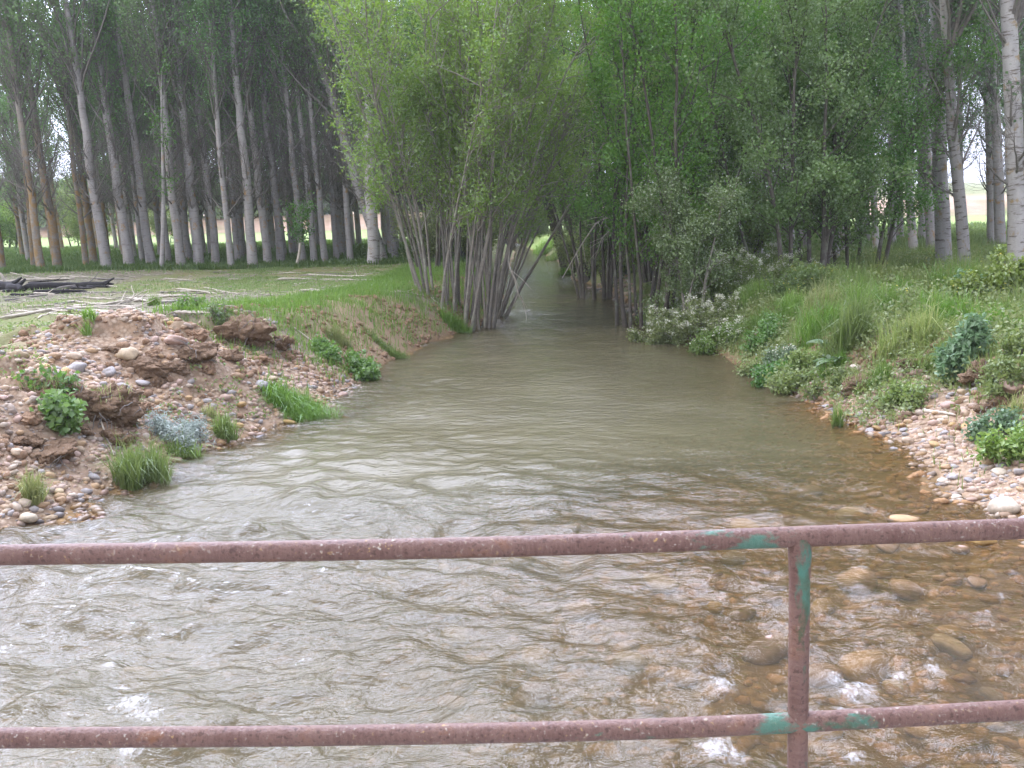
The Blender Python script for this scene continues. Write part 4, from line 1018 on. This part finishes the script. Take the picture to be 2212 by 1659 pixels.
# dark earth clods of the dug-over left bank and the right lip
ICO5, ICO5F = ico(6)
def clod(px, py, size, label, seed, mat=SOIL, zoff=0.0, roots=6, sod=0):
    rng = np.random.default_rng(seed); p = on_ground(px, py)
    V = lump(rng, ICO5, .26, 1.6, 3)
    r = np.zeros(len(V))
    for f, a in ((5, .05), (9, .038), (17, .022), (33, .014)):
        for _ in range(4):
            k = rng.normal(0, f/size[0]*.6, 3); r += a*np.sin((V*np.array(size))@k+rng.uniform(0, 6.3)+2*np.sin((V*np.array(size))@(rng.normal(0, f/size[0]*.5, 3))))
    V = V*(1+r-r.mean())[:, None]*np.array(size)
    V[:, 2] = np.where(V[:, 2] > 0, V[:, 2]*.85, V[:, 2])
    o = link('earth_clod', mesh('earth_clod', V, [ICO5F], mat), None, (p[0], p[1]+size[1]*.2, p[2]+size[2]*.06+zoff), label=label, category='clod', group='small earth clods on the left slope' if label.startswith('small brown') else None)
    o.rotation_euler = (0, 0, rng.uniform(-.4, .4))
    if roots:
        n = roots; k = rng.integers(0, len(V), n*8); c = V[k]; c = c[(c[:, 1] < 0)][:n]; n = len(c)
        B = grow(rng, c, np.stack([rng.normal(0, .6, n), -np.ones(n)*.7, rng.normal(-.2, .5, n)], 1), rng.uniform(.5, 1.4, n)*size[0], 9, .3, (0, .2, -1.4))
        Vt, Fq = tubes(B, np.linspace(.008, .002, 9)[None]*np.ones((n, 1)), 4); a = Acc(); a.add(Vt, Fq); link('roots', a.mesh('roots', TWIG), o)
    if sod:
        c = V[(V[:, 2] > .25*size[2])]; c = c[rng.integers(0, len(c), sod)]
        Vb, Fs, t = blades(rng, c-[0, 0, .01], .13, .008, .8); link('sod', mesh('sod', Vb, Fs, GRASS_DRY, False, {'tint': t}), o)
clod(530, 728, (.40, .28, .27), 'large dark earth clod on the right shoulder of the gravel mound', 1, sod=60)
clod(215, 890, (.30, .22, .26), 'large dark earth clod with hanging roots on the left cobble slope', 2, roots=14, sod=90)
clod(110, 860, (.32, .22, .20), 'brown grassy earth clod at the left end of the cobble slope', 3, sod=260)
clod(425, 770, (.27, .2, .15), 'brown clay clod in the middle of the mound face', 4)
clod(300, 800, (.36, .2, .15), 'ochre clay clod under the large tan boulder', 5, roots=0)
clod(95, 985, (.30, .2, .11), 'low dark clod on the left cobbles below the leafy weed', 6)
clod(250, 955, (.20, .16, .12), 'small dark clod right of the bright leafy weed on the cobbles', 11)
clod(600, 745, (.22, .16, .12), 'small earth clod right of the large clod on the mound', 12, sod=40)
clod(1870, 835, (.28, .16, .14), 'dark crumbling earth clod under the right bank lip', 7, sod=120)
clod(2120, 815, (.22, .15, .15), 'brown earth clod below the thistle', 8, sod=60)
clod(2150, 880, (.17, .13, .11), 'dark earth clod beside the large pinkish boulder', 9)
clod(1985, 795, (.22, .15, .11), 'brown earth clod left of the thistle', 10, sod=60)

rc = random.Random(9)
for k, (px, py) in enumerate([(470, 745), (330, 765), (380, 800), (455, 800), (270, 850), (300, 880), (170, 930), (60, 905), (500, 770), (560, 775), (350, 835), (130, 820), (240, 760), (620, 770), (40, 960), (420, 735)]):
    clod(px+rc.uniform(-8, 8), py+rc.uniform(-6, 6), (rc.uniform(.10, .2), rc.uniform(.09, .14), rc.uniform(.07, .11)), 'small brown earth clod among the stones of the left slope', 50+k, (SOIL, SOILC)[k % 2], -.02, 0, 0)

# ------------------------------------------------------------------ sticks, dead branches, burnt pile
def stick(pts, r, label, mat=DEAD, group=None, name='fallen_branch', seed=0, fork=0, cat='branch'):
    rng = np.random.default_rng(seed+900); P = np.array([on_ground(*q) for q in pts]); P[:, 2] += r*.8
    t = np.linspace(0, 1, 14); s = np.linspace(0, 1, len(P))
    Q = np.stack([np.interp(t, s, P[:, k]) for k in range(3)], 1); Q += np.cumsum(rng.normal(0, r*.35, Q.shape), 0)*np.array([1, 1, .3])
    Q[:, 2] = np.maximum(Q[:, 2], ground(Q[:, 0], Q[:, 1])+r*.4)
    c = Q[0].copy(); Q -= c; ac = Acc()
    rr_ = r*np.linspace(1, .5, 14); rr_[0] *= .2; rr_[-1] *= .2
    V, Fq = tubes(Q, rr_, 7); ac.add(V, Fq)
    if fork:
        s_, d = pick(Q[None], np.zeros(fork, int), rng.uniform(.3, .95, fork)); L = np.linalg.norm(Q[-1])
        dirs = side_dirs(rng, d, rng.uniform(.4, .8, fork)); dirs[:, 2] = np.abs(dirs[:, 2])*.4
        B = grow(rng, s_, dirs, rng.uniform(.12, .3, fork)*L, 6, .12); V, Fq = tubes(B, np.linspace(r*.5, r*.15, 6)[None]*np.ones((fork, 1)), 5); ac.add(V, Fq)
    return link(name, ac.mesh(name, mat), None, [float(v) for v in c], label=label, category=cat, group=group)
stick([(-10, 692), (110, 672), (250, 664), (300, 664)], .035, 'long pale curved branch lying across the clearing at the left edge', fork=3, seed=1)
stick([(200, 664), (290, 648), (375, 640)], .03, 'pale forked branch behind the gravel mound', fork=6, seed=2)
stick([(300, 641), (425, 642)], .032, 'straight pale branch behind the mound reaching right', seed=3)
stick([(390, 632), (470, 629)], .025, 'short straight pale branch on the clearing right of the mound top', seed=4)
stick([(600, 606), (680, 603)], .04, 'pale branch lying near the front of the plantation', seed=5)
stick([(80, 690), (135, 670)], .022, 'slanting pale stick below the long curved branch', seed=6)
stick([(930, 645), (985, 690)], .025, 'pale dead branch on the bank beside the large willow', seed=7)
stick([(1575, 742), (1660, 722)], .025, 'bleached driftwood stick on the right slope', seed=8)
stick([(1995, 890), (2060, 900)], .028, 'split pale driftwood on the right gravel', seed=9)
stick([(215, 905), (235, 960), (242, 985)], .012, 'thin pale root hanging down the dark clod', seed=10)
stick([(630, 705), (700, 760), (745, 790)], .014, 'thin grey root down the face of the left bank', seed=11)
for k, (px, py, l, r_) in enumerate([(5, 632, 60, .05), (95, 619, 70, .04), (150, 626, 50, .05), (60, 612, 90, .03), (20, 640, 55, .04), (185, 624, 45, .045), (110, 636, 40, .03)]):
    stick([(px, py), (px+l, py-4+3*(k % 3))], r_, 'short charred branch among the logs of the burnt pile', CHAR, 'short charred branches in the burnt pile', 'charred_branch', 60+k, 2)
rs = random.Random(33)
for k in range(110):
    px = rs.uniform(0, 880); py = 588+(rs.random()**.8)*92
    if px > 430 and py > 635: continue
    l = rs.uniform(25, 80)*(1 if rs.random() < .75 else 1.6); a = rs.gauss(0, .25)
    stick([(px, py), (px+l, py-l*a*.35)], rs.uniform(.016, .032), 'thin pale twig lying among the litter of the left clearing', DEAD if rs.random() < .75 else TWIG,
          'twigs on the left clearing', 'fallen_twig', 100+k, 1 if rs.random() < .3 else 0, 'twig')
# burnt logs at the left edge of the clearing
stick([(40, 630), (140, 622), (238, 618)], .13, 'long charred log pointing right in the burnt pile', CHAR, None, 'charred_log', 12, 2, 'log')
stick([(-20, 622), (60, 632)], .19, 'thick charred stump at the left edge of the burnt pile', CHAR, None, 'charred_log', 13, 2, 'log')
stick([(-10, 612), (100, 606), (150, 606)], .045, 'grey unburnt branch lying over the charred logs', DEAD, None, 'fallen_branch', 14, 4)
stick([(120, 628), (225, 613)], .05, 'half charred branch along the back of the burnt pile', TWIG, None, 'fallen_branch', 15, 3)
stick([(70, 634), (180, 633)], .06, 'charred branch in front of the burnt pile', CHAR, None, 'charred_log', 16, 2, 'log')
def upright(label, px, py, dx, dz, r):
    b_ = on_ground(px, py); P = np.array([(dx*t, 0, dz*t-.05) for t in np.linspace(0, 1, 8)]); rad = r*np.linspace(1, .7, 8); rad[-1] = .004
    V, Fq = tubes(P, rad, 8); link('broken_stake', mesh('broken_stake', V, [Fq], DEAD), None, [float(v) for v in b_], label=label, category='stake')
upright('short broken pale stake sticking up from the burnt pile', 22, 622, -.25, .5, .05)
# dead bent branches arching down to the water on the right
def arch(label, pts, Y, r, seed):
    P = np.array([at_y(x, y, Y+dy) for x, y, dy in pts]); t = np.linspace(0, 1, 16); s = np.linspace(0, 1, len(P))
    Q = np.stack([np.interp(t, s, P[:, k]) for k in range(3)], 1); c = Q[0].copy(); ac = Acc()
    V, Fq = tubes(Q-c, r*np.linspace(1, .35, 16), 6); ac.add(V, Fq); rng = np.random.default_rng(seed)
    s_, d = pick((Q-c)[None], np.zeros(7, int), rng.uniform(.3, 1, 7)); B = grow(rng, s_, side_dirs(rng, d, .6), rng.uniform(.3, .8, 7), 6, .15, (0, 0, -.4))
    V, Fq = tubes(B, np.linspace(r*.4, .003, 6)[None]*np.ones((7, 1)), 4); ac.add(V, Fq)
    link('dead_branch', ac.mesh('dead_branch', DEAD), None, [float(v) for v in c], label=label, category='branch')
arch('pale dead branch hanging from the willow down to the water', [(1108,480,0),(1100,520,-.2),(1098,570,-.4),(1112,605,-.5),(1120,640,-.5)], 24.5, .035, 1)
arch('pale bent dead branch arching from the alder clump to the stream', [(1385,480,0),(1340,462,-.3),(1290,478,-.6),(1255,530,-.9),(1215,600,-1.2)], 26.5, .03, 2)
arch('second thin dead branch drooping below the bent one', [(1370,490,0),(1330,485,-.3),(1300,515,-.5),(1285,560,-.7)], 26.0, .022, 3)

# ------------------------------------------------------------------ haze volume added to soften contrast and lift dark tones
def haze():
    m = M('haze_veil'); v = m.n('ShaderNodeVolumePrincipled'); v.inputs['Density'].default_value = .0006
    v.inputs['Color'].default_value = (.92, .97, .93, 1); v.inputs['Anisotropy'].default_value = .2
    m.t.links.new(v.outputs[0], m.out.inputs['Volume'])
    V, Fq = box(-560, 560, -60, 840, -2.5, 26)
    link('haze', mesh('haze', V, [Fq], m.m, False), kind='stuff', label='added thin pale haze veiling the trees', category='haze')
haze()
